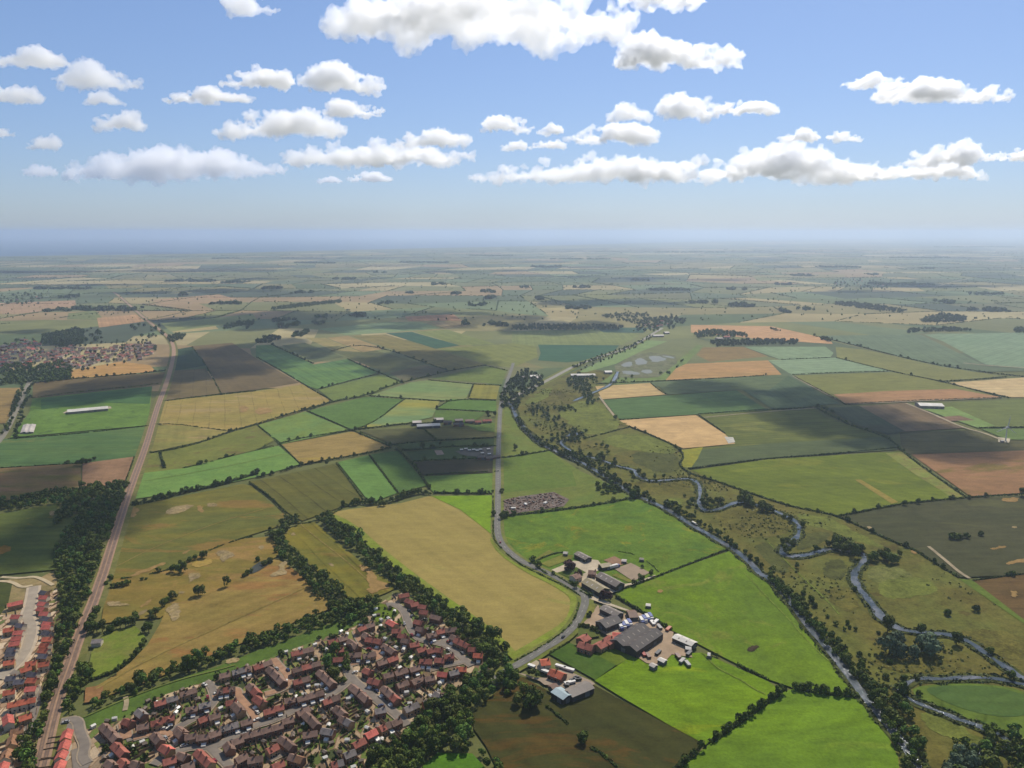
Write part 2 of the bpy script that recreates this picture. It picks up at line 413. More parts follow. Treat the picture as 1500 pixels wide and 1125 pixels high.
# ------------------------------------------------------------------ far patchwork of fields, hedges and woods
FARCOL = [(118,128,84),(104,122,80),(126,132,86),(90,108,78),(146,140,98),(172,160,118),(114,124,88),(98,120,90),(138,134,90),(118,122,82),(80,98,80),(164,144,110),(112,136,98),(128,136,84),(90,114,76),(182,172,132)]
def far_land():
    g = np.random.default_rng(5)
    mats = [field_mat(c, tuple(int(x * .9) for x in c), patch=260, grain=.12) for c in FARCOL]
    V, F, M = [], [], []; lines = []
    ang = R(-14); ca, sa = math.cos(ang), math.sin(ang)
    def grid(y0, y1, half, sx, sy, first):
        nx = int(2 * half / sx); ny = int((y1 - y0) / sy)
        X = np.zeros((ny + 1, nx + 1)); Y = np.zeros((ny + 1, nx + 1))
        for j in range(ny + 1):
            for i in range(nx + 1):
                x = -half + i * sx + (sx * .33 * math.sin(j * 1.7)) + g.uniform(-.27, .27) * sx; y = y0 + j * sy + g.uniform(-.3, .3) * sy + .12 * x * math.sin(i * .05)
                X[j, i] = x; Y[j, i] = y
        for j in range(ny):
            skip = False; mi = 0
            for i in range(nx):
                q = [(X[j, i], Y[j, i]), (X[j, i+1], Y[j, i+1]), (X[j+1, i+1], Y[j+1, i+1]), (X[j+1, i], Y[j+1, i])]
                cx = sum(p[0] for p in q) / 4; cy = sum(p[1] for p in q) / 4
                if abs(cx) > cy * .82 + 700: continue
                if g.uniform() > .28: mi = int(g.integers(0, len(mats)))
                else:
                    pass
                # keep the land side of the coast
                vv = HORIZON + 345000 / max(cy, 1); uu = 750 + cx / cy * 1150
                cv = np.interp(uu, [0, 375, 750, 1000, 1250, 1500], [376.5, 371, 362.5, 356, 351.5, 348.5])
                if vv < cv: continue
                b = len(V); V.extend([(x, y, 0) for x, y in q]); 
                if g.uniform() < .3:
                    mids = [((q[0][0]+q[1][0])/2, (q[0][1]+q[1][1])/2, 0), ((q[2][0]+q[3][0])/2, (q[2][1]+q[3][1])/2, 0)]; V.extend(mids)
                    F.append((b, b+4, b+5, b+3)); M.append(mi); F.append((b+4, b+1, b+2, b+5)); M.append(int(g.integers(0, len(mats))))
                    lines.append(((mids[0][0], mids[0][1]), (mids[1][0], mids[1][1])))
                else:
                    F.append((b, b+1, b+2, b+3)); M.append(mi)
                if g.uniform() < .75: lines.append((q[0], q[1]))
                if g.uniform() < .75: lines.append((q[0], q[3]))
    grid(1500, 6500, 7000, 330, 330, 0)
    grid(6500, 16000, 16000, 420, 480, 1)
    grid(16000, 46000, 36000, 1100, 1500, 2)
    me = raw_mesh('distant_farmland', V, F); 
    for m in mats: me.materials.append(m)
    me.polygons.foreach_set('material_index', M); me.update()
    o = bpy.data.objects.new('distant_farmland', me); COL.objects.link(o); o['kind'] = 'structure'
    # hedges along those edges and scattered trees: uncountable -> one object
    Cs = []
    for a, b in lines:
        a = np.array(a); b = np.array(b); D = np.linalg.norm((a + b) / 2)
        if D < 2900 or D > 15000: continue
        if g.uniform() < .1: continue
        f0, f1 = (0, 1) if g.uniform() < .7 else sorted(g.uniform(0, 1, 2))
        P = np.array([a + (b - a) * f0, a + (b - a) * f1])
        if np.linalg.norm(P[1] - P[0]) < 20: continue
        hh = g.choice([2, 2.6, 5], p=[.5, .35, .15]); Cs.append(hedge_arrays(P, hh, 3.0, g.choice([0, .2, .5]), .55, size=max(1.3, D / 3200)))
    # loose trees
    n = 3600; y = g.uniform(2700, 9000, n); x = g.uniform(-.75, .75, n) * y
    for i in range(n):
        r = g.uniform(1.8, 4.2); C, Nn, S, t = crown_cloud(1, 2, 24, 3000 + i % 40, base=.02, lumps=6, leaf=.36); Cs.append((C * r + np.array([x[i], y[i], 0]), Nn, S * r, t))
    A = [np.concatenate([c[k] for c in Cs]) for k in range(4)]
    V2, q, t = quads_from(*A)
    tag(link('distant_hedges', raw_mesh('distant_hedges', V2, quads=q, tint=t), LEAFH), kind='stuff')
# ------------------------------------------------------------------ fields, outlines traced on the ground
def A(p, q):
    """ world angle of the line through two traced points """
    a = ground_xy(*p); b = ground_xy(*q); return math.atan2(b[1] - a[1], b[0] - a[0])
def arable(name, s, mat, **k):
    kk = PARAMS.get(mat.name)
    if kk and kk[2] is None and name in ('crop_field', 'stubble_field', 'barley_field', 'ploughed_field'):
        P = np.array(gpts(s)); D = np.roll(P, -1, 0) - P; i = int(np.argmax(np.linalg.norm(D, axis=1))); a = math.atan2(D[i][1], D[i][0])
        mat = field_mat(kk[0], kk[1], a, random.choice((.12, .2, .28)), random.choice((.04, .08, .12)), kk[5], kk[6], kk[7], None, kk[8])
    return sheet(name, s, mat, **k)
def fields():
    f = arable
    # --- river meadow first, everything else lies on or beside it
    f('meadow', "765,585 800,562 850,540 905,545 882,566 880,588 925,628 985,650 1003,662 993,680 1013,690 1137,735 1229,757 1277,780 1343,806 1403,845 1500,910 1620,970 2000,1010 1900,1250 1500,1160 1325,1160 1300,1075 1260,1018 1127,850 1075,805 937,730 830,670 770,625 752,597",
      field_mat((100,108,48), (106,102,52), soil=(92,86,46), soil_amt=.25, patch=60, grain=.4), z=.05)
    f('pasture', "735,592 752,600 765,630 805,660 850,690 935,728 922,731 750,756 735,752", field_mat((96,122,50), (112,124,54), patch=50), z=.06)
    f('pasture', "735,672 750,669 805,660 838,690 845,712 800,716 735,722", field_mat((86,120,44), (96,122,48), patch=60), z=.1)
    # --- right of the main road, near
    f('pasture', "735,758 922,731 940,732 978,750 1029,775 1067,803 980,838 905,866 868,876 855,866 803,838 748,806 733,790 731,765",
      field_mat((94,130,36), (76,120,40), soil=(122,130,36), soil_amt=.25, patch=45, grain=.35))
    f('pasture', "902,868 980,838 1072,806 1102,834 1127,855 1163,896 1188,931 1221,967 1247,1002 1259,1020 1163,1008 1125,995 1062,964 1024,944 985,924 937,895 902,874",
      field_mat((96,136,26), (86,124,34), soil=(110,132,44), soil_amt=.3, patch=55, grain=.3))
    f('pasture', "871,997 905,975 925,962 1028,956 1042,962 1125,998 1146,1013 1125,1025 1034,1091 980,1062 905,1018",
      field_mat((102,146,18), (86,132,24), ang=A((910,1000),(1060,1060)), bands=.07, soil=(116,148,20), soil_amt=.3, patch=45, grain=.32))
    f('pasture', "1146,1014 1163,1009 1259,1022 1267,1028 1287,1055 1302,1081 1315,1108 1320,1150 970,1150 1034,1094",
      field_mat((96,142,26), (84,128,32), ang=A((1130,1120),(1240,1040)), bands=.07, soil=(104,142,36), soil_amt=.3, patch=50, grain=.3))
    a = A((808, 1015), (975, 1120))
    f('crop_field', "762,990 808,1015 833,1027 869,1003 1031,1090 968,1150 740,1150 712,1093 694,1068 693,1043 727,1014",
      field_mat((72,73,34), (64,69,33), ang=a, soil=(88,72,36), soil_amt=.36, patch=40, bands=.12))
    f('paddock', "833,941 872,958 903,974 872,996 803,957", field_mat((60,100,34), (70,106,38), patch=25))
    f('paddock', "872,958 900,944 915,948 930,960 903,975", field_mat((98,124,34), (84,114,34), patch=20))
    f('lawn', "600,1150 620,1122 641,1103 692,1104 712,1126 720,1150", field_mat((70,132,30), (62,116,30), patch=25))
    # --- the big stubble field
    a = A((479, 752), (745, 961))
    f('stubble_field', "479,752 512,746 588,737 628,727 722,726 722,788 736,806 765,827 803,846 838,867 847,879 846,903 833,921 813,934 788,949 755,970 745,961 727,941 692,913 654,888 616,860 595,842 588,841 552,811 517,780 489,763",
      field_mat((160,146,88), (152,140,82), ang=a, patch=90, soil=(138,144,66), soil_amt=.2, bands=.05, grain=.16))
    for s in ("479,752 489,763 517,780 552,811 588,841 616,860 654,888 692,913 727,941 745,961 755,970 765,966 738,936 700,906 662,880 625,853 596,832 560,803 526,773 500,757",
              "755,970 788,949 813,934 833,921 846,903 847,879 838,867 803,846 765,827 736,806 722,788 716,790 730,812 768,838 806,856 832,872 836,882 833,900 822,914 800,928 770,946 748,958"):
        f('field_margin', s, field_mat((118,146,42), (132,142,62), patch=14), z=.35, soft=1)
    f('grass_corner', "632,727 722,726 721,784 704,770 674,747", field_mat((112,158,26), (98,144,30), patch=40), z=.37)
    # --- between belts and railway
    a = A((461, 770), (560, 860))
    f('crop_field', "408,783 436,768 461,765 481,783 532,826 583,860 565,869 532,881 512,878 487,855 448,823", field_mat((126,118,48), (108,110,44), ang=a, tram=.35, bands=.12, soil=(140,120,64), soil_amt=.25, patch=45))
    a = A((430, 690), (500, 740))
    f('crop_field', "365,706 493,679 533,732 502,742 443,763 423,752 395,727", field_mat((104,102,48), (94,98,46), ang=a, tram=.4, bands=.1, patch=60))
    a = A((180, 800), (370, 770))
    f('crop_field', "190,743 355,709 368,712 418,755 405,772 347,790 282,818 245,835 158,850 172,800", field_mat((122,116,52), (98,106,48), ang=a, soil=(136,114,62), soil_amt=.35, patch=60, bands=.06))
    f('barley_field', "158,850 245,835 282,818 347,790 398,786 412,812 362,838 330,862 290,875 255,888 235,905 190,908 148,914", field_mat((140,120,62), (122,114,56), soil=(150,124,74), soil_amt=.4, patch=35, ang=A((160,880),(380,800))))
    a = A((220, 985), (480, 880))
    f('barley_field', "258,884 290,874 330,862 362,838 405,818 425,830 447,848 470,872 490,890 470,897 440,907 400,927 340,947 300,964 250,985 200,1005 150,1022 122,1030 130,1012 160,994 190,972 216,945 234,915 242,895",
      field_mat((148,127,74), (134,120,66), ang=a, bands=.12, soil=(148,114,68), soil_amt=.42, patch=38))
    f('barley_field', "125,1008 152,1004 148,1026 124,1030", field_mat((160,122,84)), z=.3)
    f('paddock', "152,929 198,917 213,933 210,949 188,970 167,984 126,997 134,956", field_mat((104,132,42), (124,128,60), patch=22))
    f('playing_green', "121,1050 182,1024 266,993 319,977 375,954 430,934 481,915 527,903 527,915 469,936 400,962 322,992 228,1022 182,1050 126,1068", field_mat((80,116,44), (70,104,42), patch=25))
    f('lawn', "537,893 557,884 587,893 572,905 552,912", field_mat((104,130,36), (90,122,34), patch=15), z=.3)
    # --- left of the railway
    f('crop_field', "-400,762 0,753 88,737 80,752 116,754 109,824 86,834 0,842 -400,848", field_mat((88,104,46), (74,96,44), soil=(124,116,48), soil_amt=.2, patch=45))
    f('ploughed_field', "-400,690 0,686 118,679 119,716 50,727 0,737 -400,745", field_mat((134,108,82), (112,108,56), soil=(92,98,44), soil_amt=.4, patch=50, ang=0))
    f('ploughed_field', "121,678 198,668 183,707 120,716", field_mat((152,122,96), (140,112,88), patch=40))
    f('crop_field', "-400,650 12,643 218,624 197,669 118,679 0,685 -400,690", field_mat((68,112,62), (84,120,64), soil=(124,130,70), soil_amt=.22, patch=70))
    f('pasture', "48,583 130,575 223,566 217,623 15,641 43,605", field_mat((92,138,54), (82,126,50), soil=(70,108,48), soil_amt=.25, patch=45))
    f('crop_field', "60,585 223,566 219,592 150,590 60,600", field_mat((64,116,58), (56,104,56)), z=.3)  # darker strip of the pasture above: cloud shade put into the colour
    f('crop_field', "48,560 150,552 243,545 236,564 48,584", field_mat((112,98,66), (104,92,64)))
    f('stubble_field', "-400,576 31,568 28,585 8,620 -400,640", field_mat((158,136,88), patch=40))
    f('stubble_field', "100,543 177,530 220,535 228,544 106,555", field_mat((176,142,86), (190,150,100), patch=40))
    f('bare_soil', "-400,855 0,850 60,846 82,834 84,862 62,878 20,900 -400,930", field_mat((160,142,106), (132,124,84), soil=(178,160,130), patch=25))
    f('rough_grass', "-400,865 0,853 18,856 12,885 0,902 -400,925", field_mat((76,88,40), (66,80,40), patch=20), z=.35)
    # --- railway to main road, middle distance
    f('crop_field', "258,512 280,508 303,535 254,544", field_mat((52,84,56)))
    f('ploughed_field', "281,507 340,502 375,525 438,561 375,571 324,576 301,533", field_mat((112,98,70), (104,92,66), patch=90, bands=.06, ang=A((300,510),(350,560))))
    f('ploughed_field', "253,543 301,540 324,576 240,587", field_mat((116,104,72), (108,96,66), ang=A((262,540),(255,580)), tram=.25))
    f('stubble_field', "238,588 375,573 443,563 486,588 430,606 375,622 334,631 233,622", field_mat((160,142,82), (146,136,74), ang=A((300,585),(296,625)), tram=.25, soil=(164,146,100), patch=60))
    f('stubble_field', "230,623 280,624 337,632 300,645 218,663", field_mat((146,136,78), (132,132,72), soil=(160,142,96), patch=50, ang=A((240,625),(232,655)), bands=.08))
    f('pasture', "215,665 300,647 340,633 375,623 402,645 375,659 268,686 210,693", field_mat((118,126,54), (106,118,50), soil=(112,104,62), soil_amt=.3, patch=60))
    f('pasture', "210,693 268,686 375,660 408,653 440,680 375,699 290,717 197,731", field_mat((92,144,66), (100,146,68), patch=50))
    f('pasture', "377,623 448,603 512,630 410,651", field_mat((108,138,60), (96,140,72), patch=50))
    f('stubble_field', "413,651 517,632 573,655 441,681", field_mat((156,136,84), (146,128,76), patch=60, soil=(164,146,70)))
    f('pasture', "451,602 537,581 590,585 552,618 514,629", field_mat((80,124,54), (74,116,52), patch=60))
    f('crop_field', "593,585 644,588 633,611 590,621 527,627 557,613", field_mat((102,142,90), (152,150,72), patch=70, ang=A((600,590),(560,620))))
    f('crop_field', "542,579 603,560 628,557 692,563 682,585 656,587", field_mat((104,142,84), (132,144,84), patch=80))
    f('stubble_field', "694,562 732,565 727,585 686,583", field_mat((140,136,64), (130,132,60)))
    f('pasture', "661,584 727,587 727,603 638,598", field_mat((84,130,54), (76,120,50)))
    f('pasture', "638,600 712,604 707,609 684,623 636,611", field_mat((80,116,50), (70,106,48)))
    f('pasture', "684,623 727,619 728,633 700,631", field_mat((92,128,56)))
    f('crop_field', "527,631 616,626 638,644 573,650", field_mat((92,92,58), (84,90,54)))
    f('crop_field', "621,626 684,623 700,632 728,634 727,641 641,645", field_mat((112,108,62), (98,100,56)))
    f('pasture', "578,651 727,642 727,654 595,660", field_mat((74,100,50), (66,92,48)))
    f('pasture', "595,662 666,656 727,655 727,670 605,675", field_mat((66,94,50), (58,86,48)))
    f('riding_arena', "636,660 647,660 651,666 640,667", plain_mat('sand_arena', (160,140,130)), z=.4)
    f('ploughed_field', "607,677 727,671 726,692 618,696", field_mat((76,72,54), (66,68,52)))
    f('pasture', "621,698 725,693 723,722 636,722 626,712", field_mat((92,132,54), (84,124,52)))
    f('pasture', "495,677 540,667 583,722 542,737", field_mat((90,140,66), (82,132,62), ang=A((510,680),(556,730)), bands=.06))
    f('pasture', "543,666 583,660 626,711 585,722", field_mat((74,116,52), (68,108,50)))
    f('crop_field', "375,506 398,505 459,534 509,526 555,545 464,570 443,562 375,523", field_mat((66,116,68), (90,136,66), patch=90))  # the darker green is cloud shade mixed into the crop colour
    f('pasture', "466,571 560,548 590,561 537,580 489,588", field_mat((108,132,60), (98,122,58), patch=80))
    f('pasture', "413,506 446,502 504,523 461,531", field_mat((98,112,72)))
    f('pasture', "484,514 530,508 621,533 563,546 509,523", field_mat((100,106,64), (90,98,58)))
    f('stubble_field', "570,546 621,534 656,543 593,560", field_mat((108,104,80), (98,98,72)))
    f('stubble_field', "479,495 509,492 565,511 532,516", field_mat((168,148,102)))
    f('stubble_field', "448,495 476,495 530,516 486,513", field_mat((142,138,84), (156,142,98)))
    f('crop_field', "514,492 565,490 636,511 707,535 654,543 618,530 568,510", field_mat((134,124,76), (118,116,66), patch=90))
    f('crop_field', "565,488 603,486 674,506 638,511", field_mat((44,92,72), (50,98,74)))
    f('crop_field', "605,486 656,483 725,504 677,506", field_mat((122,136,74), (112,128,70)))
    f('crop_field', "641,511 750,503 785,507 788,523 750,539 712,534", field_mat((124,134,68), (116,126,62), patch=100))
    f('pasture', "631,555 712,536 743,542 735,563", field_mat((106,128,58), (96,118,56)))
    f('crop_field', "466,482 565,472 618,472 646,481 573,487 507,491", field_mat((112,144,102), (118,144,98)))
    f('barley_field', "593,464 664,460 677,470 598,470", field_mat((178,136,102)))
    f('stubble_field', "631,472 679,470 684,478 651,481", field_mat((170,150,108)))
    f('stubble_field', "100,459 140,455 150,466 144,469 98,468", field_mat((120,134,80)), z=.3)
    f('barley_field', "142,466 200,461 212,471 145,480", field_mat((192,156,118)), z=.3)
    f('crop_field', "236,474 370,460 378,470 250,486", field_mat((134,146,90), (122,140,84)), z=.3)
    f('stubble_field', "248,484 315,477 320,482 255,488", field_mat((184,172,126)), z=.35)
    f('barley_field', "0,444 110,440 112,450 26,460 0,460", field_mat((180,148,122), (164,142,110)), z=.3)
    f('barley_field', "218,440 320,431 345,438 330,444 240,446", field_mat((178,146,116), (160,144,110)), z=.3)
    # --- right side, middle distance
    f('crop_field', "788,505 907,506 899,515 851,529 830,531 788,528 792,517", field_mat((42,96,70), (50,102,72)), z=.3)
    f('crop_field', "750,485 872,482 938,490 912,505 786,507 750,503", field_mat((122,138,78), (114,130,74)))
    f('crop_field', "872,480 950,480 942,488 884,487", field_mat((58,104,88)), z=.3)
    f('pasture', "940,498 978,500 938,515 902,533 859,545 848,545", field_mat((118,152,92), (110,146,88)))
    f('pasture', "880,560 902,545 960,551 990,530 1022,505 1030,506 1000,538 980,556 905,563", field_mat((110,142,76), (98,126,66), soil=(120,118,76)))
    f('barley_field', "990,540 1005,533 1125,528 1145,549 975,557", field_mat((186,148,102), (170,140,94)), z=.3)
    f('barley_field', "1020,520 1030,509 1089,508 1125,522 1040,530", field_mat((140,120,78), (132,114,72)))
    f('barley_field', "1012,476 1130,478 1215,497 1220,504 1125,498 1012,487", field_mat((198,158,118), (186,150,110)), z=.3)
    f('barley_field', "872,566 953,561 976,578 882,585", field_mat((196,172,126), (188,164,116)))
    f('crop_field', "958,559 1125,550 1155,550 1125,573 1082,571 978,578", field_mat((94,116,78), (86,108,72)))
    f('crop_field', "884,586 1079,572 1125,601 1021,607 907,614", field_mat((80,120,66), (72,112,62)))
    f('crop_field', "1087,571 1125,573 1155,550 1231,591 1133,600", field_mat((78,106,74), (70,98,70)))
    f('stubble_field', "907,616 1019,608 1062,636 1077,650 1001,657 965,641 925,626", field_mat((204,174,128), (196,166,120), patch=60, bands=.04, ang=0.05))
    f('hardstanding', "1061,640 1074,641 1077,648 1067,650", plain_mat('pale_heap', (206,206,200)), z=.4)
    f('crop_field', "1024,607 1125,602 1193,598 1209,611 1252,626 1300,638 1318,654 1312,659 1125,671 1008,687 996,683 1003,661 1077,650 1060,634", field_mat((104,114,50), (92,106,48), patch=110, soil=(116,124,56)))
    f('crop_field', "1016,660 1125,650 1300,640 1318,654 1312,659 1125,671 1012,685", field_mat((86,104,66), (80,98,62)), z=.3)
    f('field_margin', "996,660 1030,655 1022,672 1012,686 1000,684", field_mat((148,146,50), (128,138,52), patch=20), z=.35)
    a = A((1013, 689), (1229, 755))
    f('crop_field', "1013,689 1125,673 1318,661 1416,730 1323,737 1229,755 1193,749 1138,735 1054,707", field_mat((104,124,36), (92,112,36), ang=a, bands=.06, patch=80, soil=(116,128,40)))
    f('field_margin', "1297,664 1322,662 1416,730 1391,727 1340,695", field_mat((122,140,62), (140,132,76), soil=(120,112,70), patch=30), z=.35)
    f('field_margin', "1252,703 1261,703 1316,736 1306,738", field_mat((158,144,74)), z=.35)
    f('barley_field', "1335,666 1500,660 2000,656 2000,722 1500,722 1421,727", field_mat((156,120,88), (142,112,80), patch=80, soil=(126,110,62), ang=.1))
    f('ploughed_field', "1318,634 1427,630 1467,645 2000,652 2000,657 1500,660 1330,665 1320,652", field_mat((98,96,62), (88,90,58), patch=80))
    f('ploughed_field', "1257,595 1328,590 1411,627 1318,633", field_mat((130,112,90), (118,104,80), patch=60))
    f('crop_field', "1209,598 1259,595 1325,632 1300,637 1252,622", field_mat((76,96,66), (84,90,64)), z=.3)
    f('crop_field', "1163,550 1307,545 1378,559 1467,582 1239,592", field_mat((126,130,66), (118,126,64), patch=100))
    f('barley_field', "1221,578 1300,573 1399,570 1467,582 1239,592", field_mat((174,136,100), (162,130,94), patch=60), z=.3)
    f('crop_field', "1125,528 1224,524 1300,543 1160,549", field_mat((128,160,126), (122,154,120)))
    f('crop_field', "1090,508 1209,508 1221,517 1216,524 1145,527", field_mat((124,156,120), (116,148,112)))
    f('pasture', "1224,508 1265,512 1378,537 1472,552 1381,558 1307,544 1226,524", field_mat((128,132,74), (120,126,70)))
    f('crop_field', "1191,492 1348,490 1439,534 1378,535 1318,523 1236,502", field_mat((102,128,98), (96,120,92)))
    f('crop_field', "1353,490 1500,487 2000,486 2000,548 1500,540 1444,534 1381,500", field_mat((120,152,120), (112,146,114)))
    f('stubble_field', "1388,561 1500,553 2000,549 2000,580 1480,582", field_mat((206,186,144), (198,176,134)))
    f('crop_field', "1345,592 1500,585 2000,583 2000,626 1500,626 1434,627", field_mat((108,124,62), (100,116,60)))
    f('pasture', "1348,598 1394,596 1457,624 1432,627", field_mat((120,156,84), (110,146,78)), z=.3)
    f('bare_soil', "1367,612 1405,609 1428,616 1392,617", field_mat((140,116,96)), z=.35)
    f('pasture', "1436,628 2000,627 2000,648 1475,644", field_mat((98,130,66), (90,122,60)))
    f('crop_field', "1229,758 1323,740 1421,729 1500,726 2000,724 2000,842 1500,842 1404,846 1343,806 1277,780", field_mat((80,82,54), (70,76,50), patch=90, soil=(92,94,58), soil_amt=.3, ang=.1, bands=.05))
    f('ploughed_field', "1424,850 1500,841 2000,838 2000,935 1500,908", field_mat((112,90,58), (98,82,52), patch=40))
    f('field_margin', "1404,848 1424,850 1500,908 2000,940 2000,955 1500,914", field_mat((96,126,46)), z=.3)
    f('crop_field', "1336,1007 1378,1002 1429,1001 1480,1007 1500,1014 1580,1045 1580,1110 1500,1083 1439,1060 1378,1038 1340,1020", field_mat((84,118,40), (92,118,44), patch=30), z=.15, soft=1)
    f('crop_field', "1350,1009 1380,1005 1429,1004 1478,1010 1530,1030 1500,1052 1440,1048 1385,1030", field_mat((66,104,50), (76,110,48), patch=18), z=.3, soft=2)
    # --- chalky and bare patches with shapes of their own
    chalk = field_mat((160,144,112), (140,126,90), patch=8, grain=.5); tan = field_mat((164,136,92), (150,126,80), patch=14)
    o2 = (0, 560, K); o4 = (1125, 560, K)
    for s, o, m in (("950,745 1010,720 1080,708 1130,712 1080,740 1020,765 960,765", o2, chalk), ("1195,700 1250,700 1262,716 1220,724 1196,716", o2, chalk), ("1140,715 1165,712 1180,755 1150,750", o2, tan),
                    ("760,720 800,730 790,780 748,784", o2, tan), ("1050,985 1110,965 1060,1000", o2, tan), ("740,1120 950,1040 960,1050 800,1120", o2, tan),
                    ("1240,985 1290,970 1370,1000 1320,1020 1290,1050 1270,1010", o2, chalk), ("1090,1105 1160,1105 1150,1125 1090,1135", o2, chalk), ("1100,1060 1150,1030 1220,1020 1230,1050 1140,1075", o2, field_mat((176,150,84), (160,140,74))),
                    ("290,745 320,750 310,775 285,770", o2, chalk), ("380,855 408,850 405,880 375,882", o2, chalk), ("-20,960 40,940 70,975 0,1000 -40,1000", o2, field_mat((150,116,52))),
                    ("615,170 640,165 700,165 760,185 700,190 620,190", (0,840,K), chalk), ("840,170 880,145 870,180 800,205", (0,840,K), tan), ("780,240 850,205 850,220 800,250", (0,840,K), chalk),
                    ("960,215 1000,175 1040,172 1030,195 1050,235 1000,290 980,240", (0,840,K), chalk), ("1040,105 1075,105 1060,120 1030,118", (0,840,K), chalk), ("1100,0 1160,5 1165,20 1110,45 1090,60 1100,30", (0,840,K), chalk),
                    ("1310,500 1390,490 1380,515 1300,530", (0,840,K), chalk), ("80,5 150,-30 190,5 130,15 90,25", (375,840,K), chalk), ("640,0 690,0 710,50 770,60 775,90 720,95 680,120 640,110 660,60", (375,840,K), tan),
                    ("590,1055 640,1065 690,1110 660,1125 620,1090", (375,560,K), tan), ("415,1045 450,1055 450,1068 430,1065", (375,560,K), chalk), ("200,875 225,870 230,885 205,890", (375,560,K), chalk), ("15,945 48,948 40,970 20,968", (375,560,K), chalk),
                    ("130,1055 175,1030 190,1045 160,1075 180,1100 120,1125 80,1115 140,1085", (375,560,K), chalk),
                    ("565,835 590,835 612,858 585,855", o4, chalk), ("1330,675 1440,665 1455,690 1370,695", o4, tan), ("1370,1045 1500,1015 1500,1040 1380,1058", o4, tan), ("1280,965 1360,945 1390,955 1300,970", o4, tan), ("830,970 860,985 855,1000 820,980", o4, tan), ("1410,835 1440,835 1440,845 1410,845", o4, chalk),
                    ("1380,140 1430,135 1440,165 1390,180", o2, tan), ("0,150 90,150 100,175 0,190", (375,560,K), tan), ("1400,105 1440,105 1440,140 1405,140", (1125,840,K), tan), ("840,100 870,95 875,112 845,115", (750,840,K), tan), ("1370,425 1420,415 1430,430 1390,455 1355,450", (750,840,K), field_mat((76,66,52)))):
        sheet('bare_patch', s, m, z=.42, o=o, soft=1, jit=1.1)
    # --- rough brown patches of the meadow
    brn = field_mat((104,100,50), (94,94,46), patch=12, grain=.6); drk = field_mat((86,92,46), (78,86,42), patch=14, grain=.5); lgt = field_mat((108,122,50), (102,114,48), patch=24, grain=.45)
    q = (880, 670, 5.92); q2 = (1090, 700, 5.92)
    for s, o, m in (("930,500 1200,440 1480,430 1480,640 1300,720 1100,600", q, brn), ("250,210 480,200 800,230 760,310 560,330 400,320", q, brn), ("560,350 720,350 720,410 620,420", q, lgt), ("0,260 300,270 430,400 380,490 200,520 0,480", q2, brn),
                    ("80,570 280,570 330,700 420,760 330,860 150,700", q2, drk), ("560,470 760,470 720,530 620,600 440,640 470,570", q2, drk), ("700,720 860,700 900,800 840,900 680,860", q2, drk), ("420,300 720,340 900,430 1300,640 1000,560 700,440 560,420", q2, lgt),
                    ("1060,760 1400,780 1480,900 1300,960 1080,900", q2, field_mat((104,114,56), (110,116,62), patch=14, grain=.5)), ("680,400 950,400 980,480 900,540 700,470", (750,560,K), drk), ("160,100 240,20 400,60 420,120 200,140", (750,560,K), brn), ("60,130 150,60 240,20 210,90 120,125", (750,560,K), lgt),
                    ("250,150 480,90 600,200 640,270 430,320 300,210", (750,560,K), lgt), ("700,290 900,340 980,420 760,400 600,380 480,330", (750,560,K), lgt), ("380,70 520,90 540,200 440,240 330,120", (1125,840,K), brn), ("700,20 950,30 1000,120 700,160 620,90", (1125,840,K), lgt), ("560,480 900,470 1250,560 1000,590 700,570", (1125,840,K), brn), ("880,760 1300,980 1180,1000 900,900", (1125,840,K), lgt), ("1000,330 1480,330 1480,520 1300,470", (1125,840,K), brn)):
        sheet('rough_patch', s, m, z=.2, o=o, soft=2, jit=3.0)

def worn_paths():
    """ trodden lines and vehicle tracks on the grass and crops """
    gm = field_mat((112, 138, 52), (104, 130, 46), patch=10, grain=.5); bm = field_mat((142, 128, 74), (134, 122, 68), patch=10, grain=.4); dk = field_mat((86, 116, 34), (80, 110, 34), patch=8, grain=.5)
    for s, w, m in (("1028,958 1060,985 1100,1005 1120,1018", 1.0, gm), ("140,1010 230,960 330,915 450,860", 1.2, bm), ("170,830 230,800 320,765 390,745", 1.2, bm),
                    ("1090,840 1140,890 1190,950 1260,1000 1300,1030", 1.0, gm), ("1120,790 1180,850 1230,900", 1.0, gm), ("210,705 300,690 420,665", 1.2, gm), ("430,760 480,800 550,860", 1.2, bm)):
        P = path_pts(s, it=3); P = P + np.column_stack([np.sin(np.arange(len(P)) * .5), np.cos(np.arange(len(P)) * .43)]) * .5
        o = link('worn_path', ribbon_mesh('worn_path', P, w, .46), m); o['kind'] = 'structure'
# ------------------------------------------------------------------ clouds: real banks of vapour above the air box
def ico(sub=2):
    t = (1 + 5 ** .5) / 2
    v = [(-1,t,0),(1,t,0),(-1,-t,0),(1,-t,0),(0,-1,t),(0,1,t),(0,-1,-t),(0,1,-t),(t,0,-1),(t,0,1),(-t,0,-1),(-t,0,1)]
    f = [(0,11,5),(0,5,1),(0,1,7),(0,7,10),(0,10,11),(1,5,9),(5,11,4),(11,10,2),(10,7,6),(7,1,8),(3,9,4),(3,4,2),(3,2,6),(3,6,8),(3,8,9),(4,9,5),(2,4,11),(6,2,10),(8,6,7),(9,8,1)]
    v = [np.array(p) / np.linalg.norm(p) for p in v]
    for _ in range(sub):
        mid = {}; nf = []
        def m(a, b):
            k = (min(a, b), max(a, b))
            if k not in mid: p = v[a] + v[b]; mid[k] = len(v); v.append(p / np.linalg.norm(p))
            return mid[k]
        for a, b, c in f:
            x, y, z = m(a, b), m(b, c), m(c, a); nf += [(a, x, z), (b, y, x), (c, z, y), (x, y, z)]
        f = nf
    return np.array(v), np.array(f)
ICO = ico(2)
CLOUD_BASE = 1150.0
CM = {}
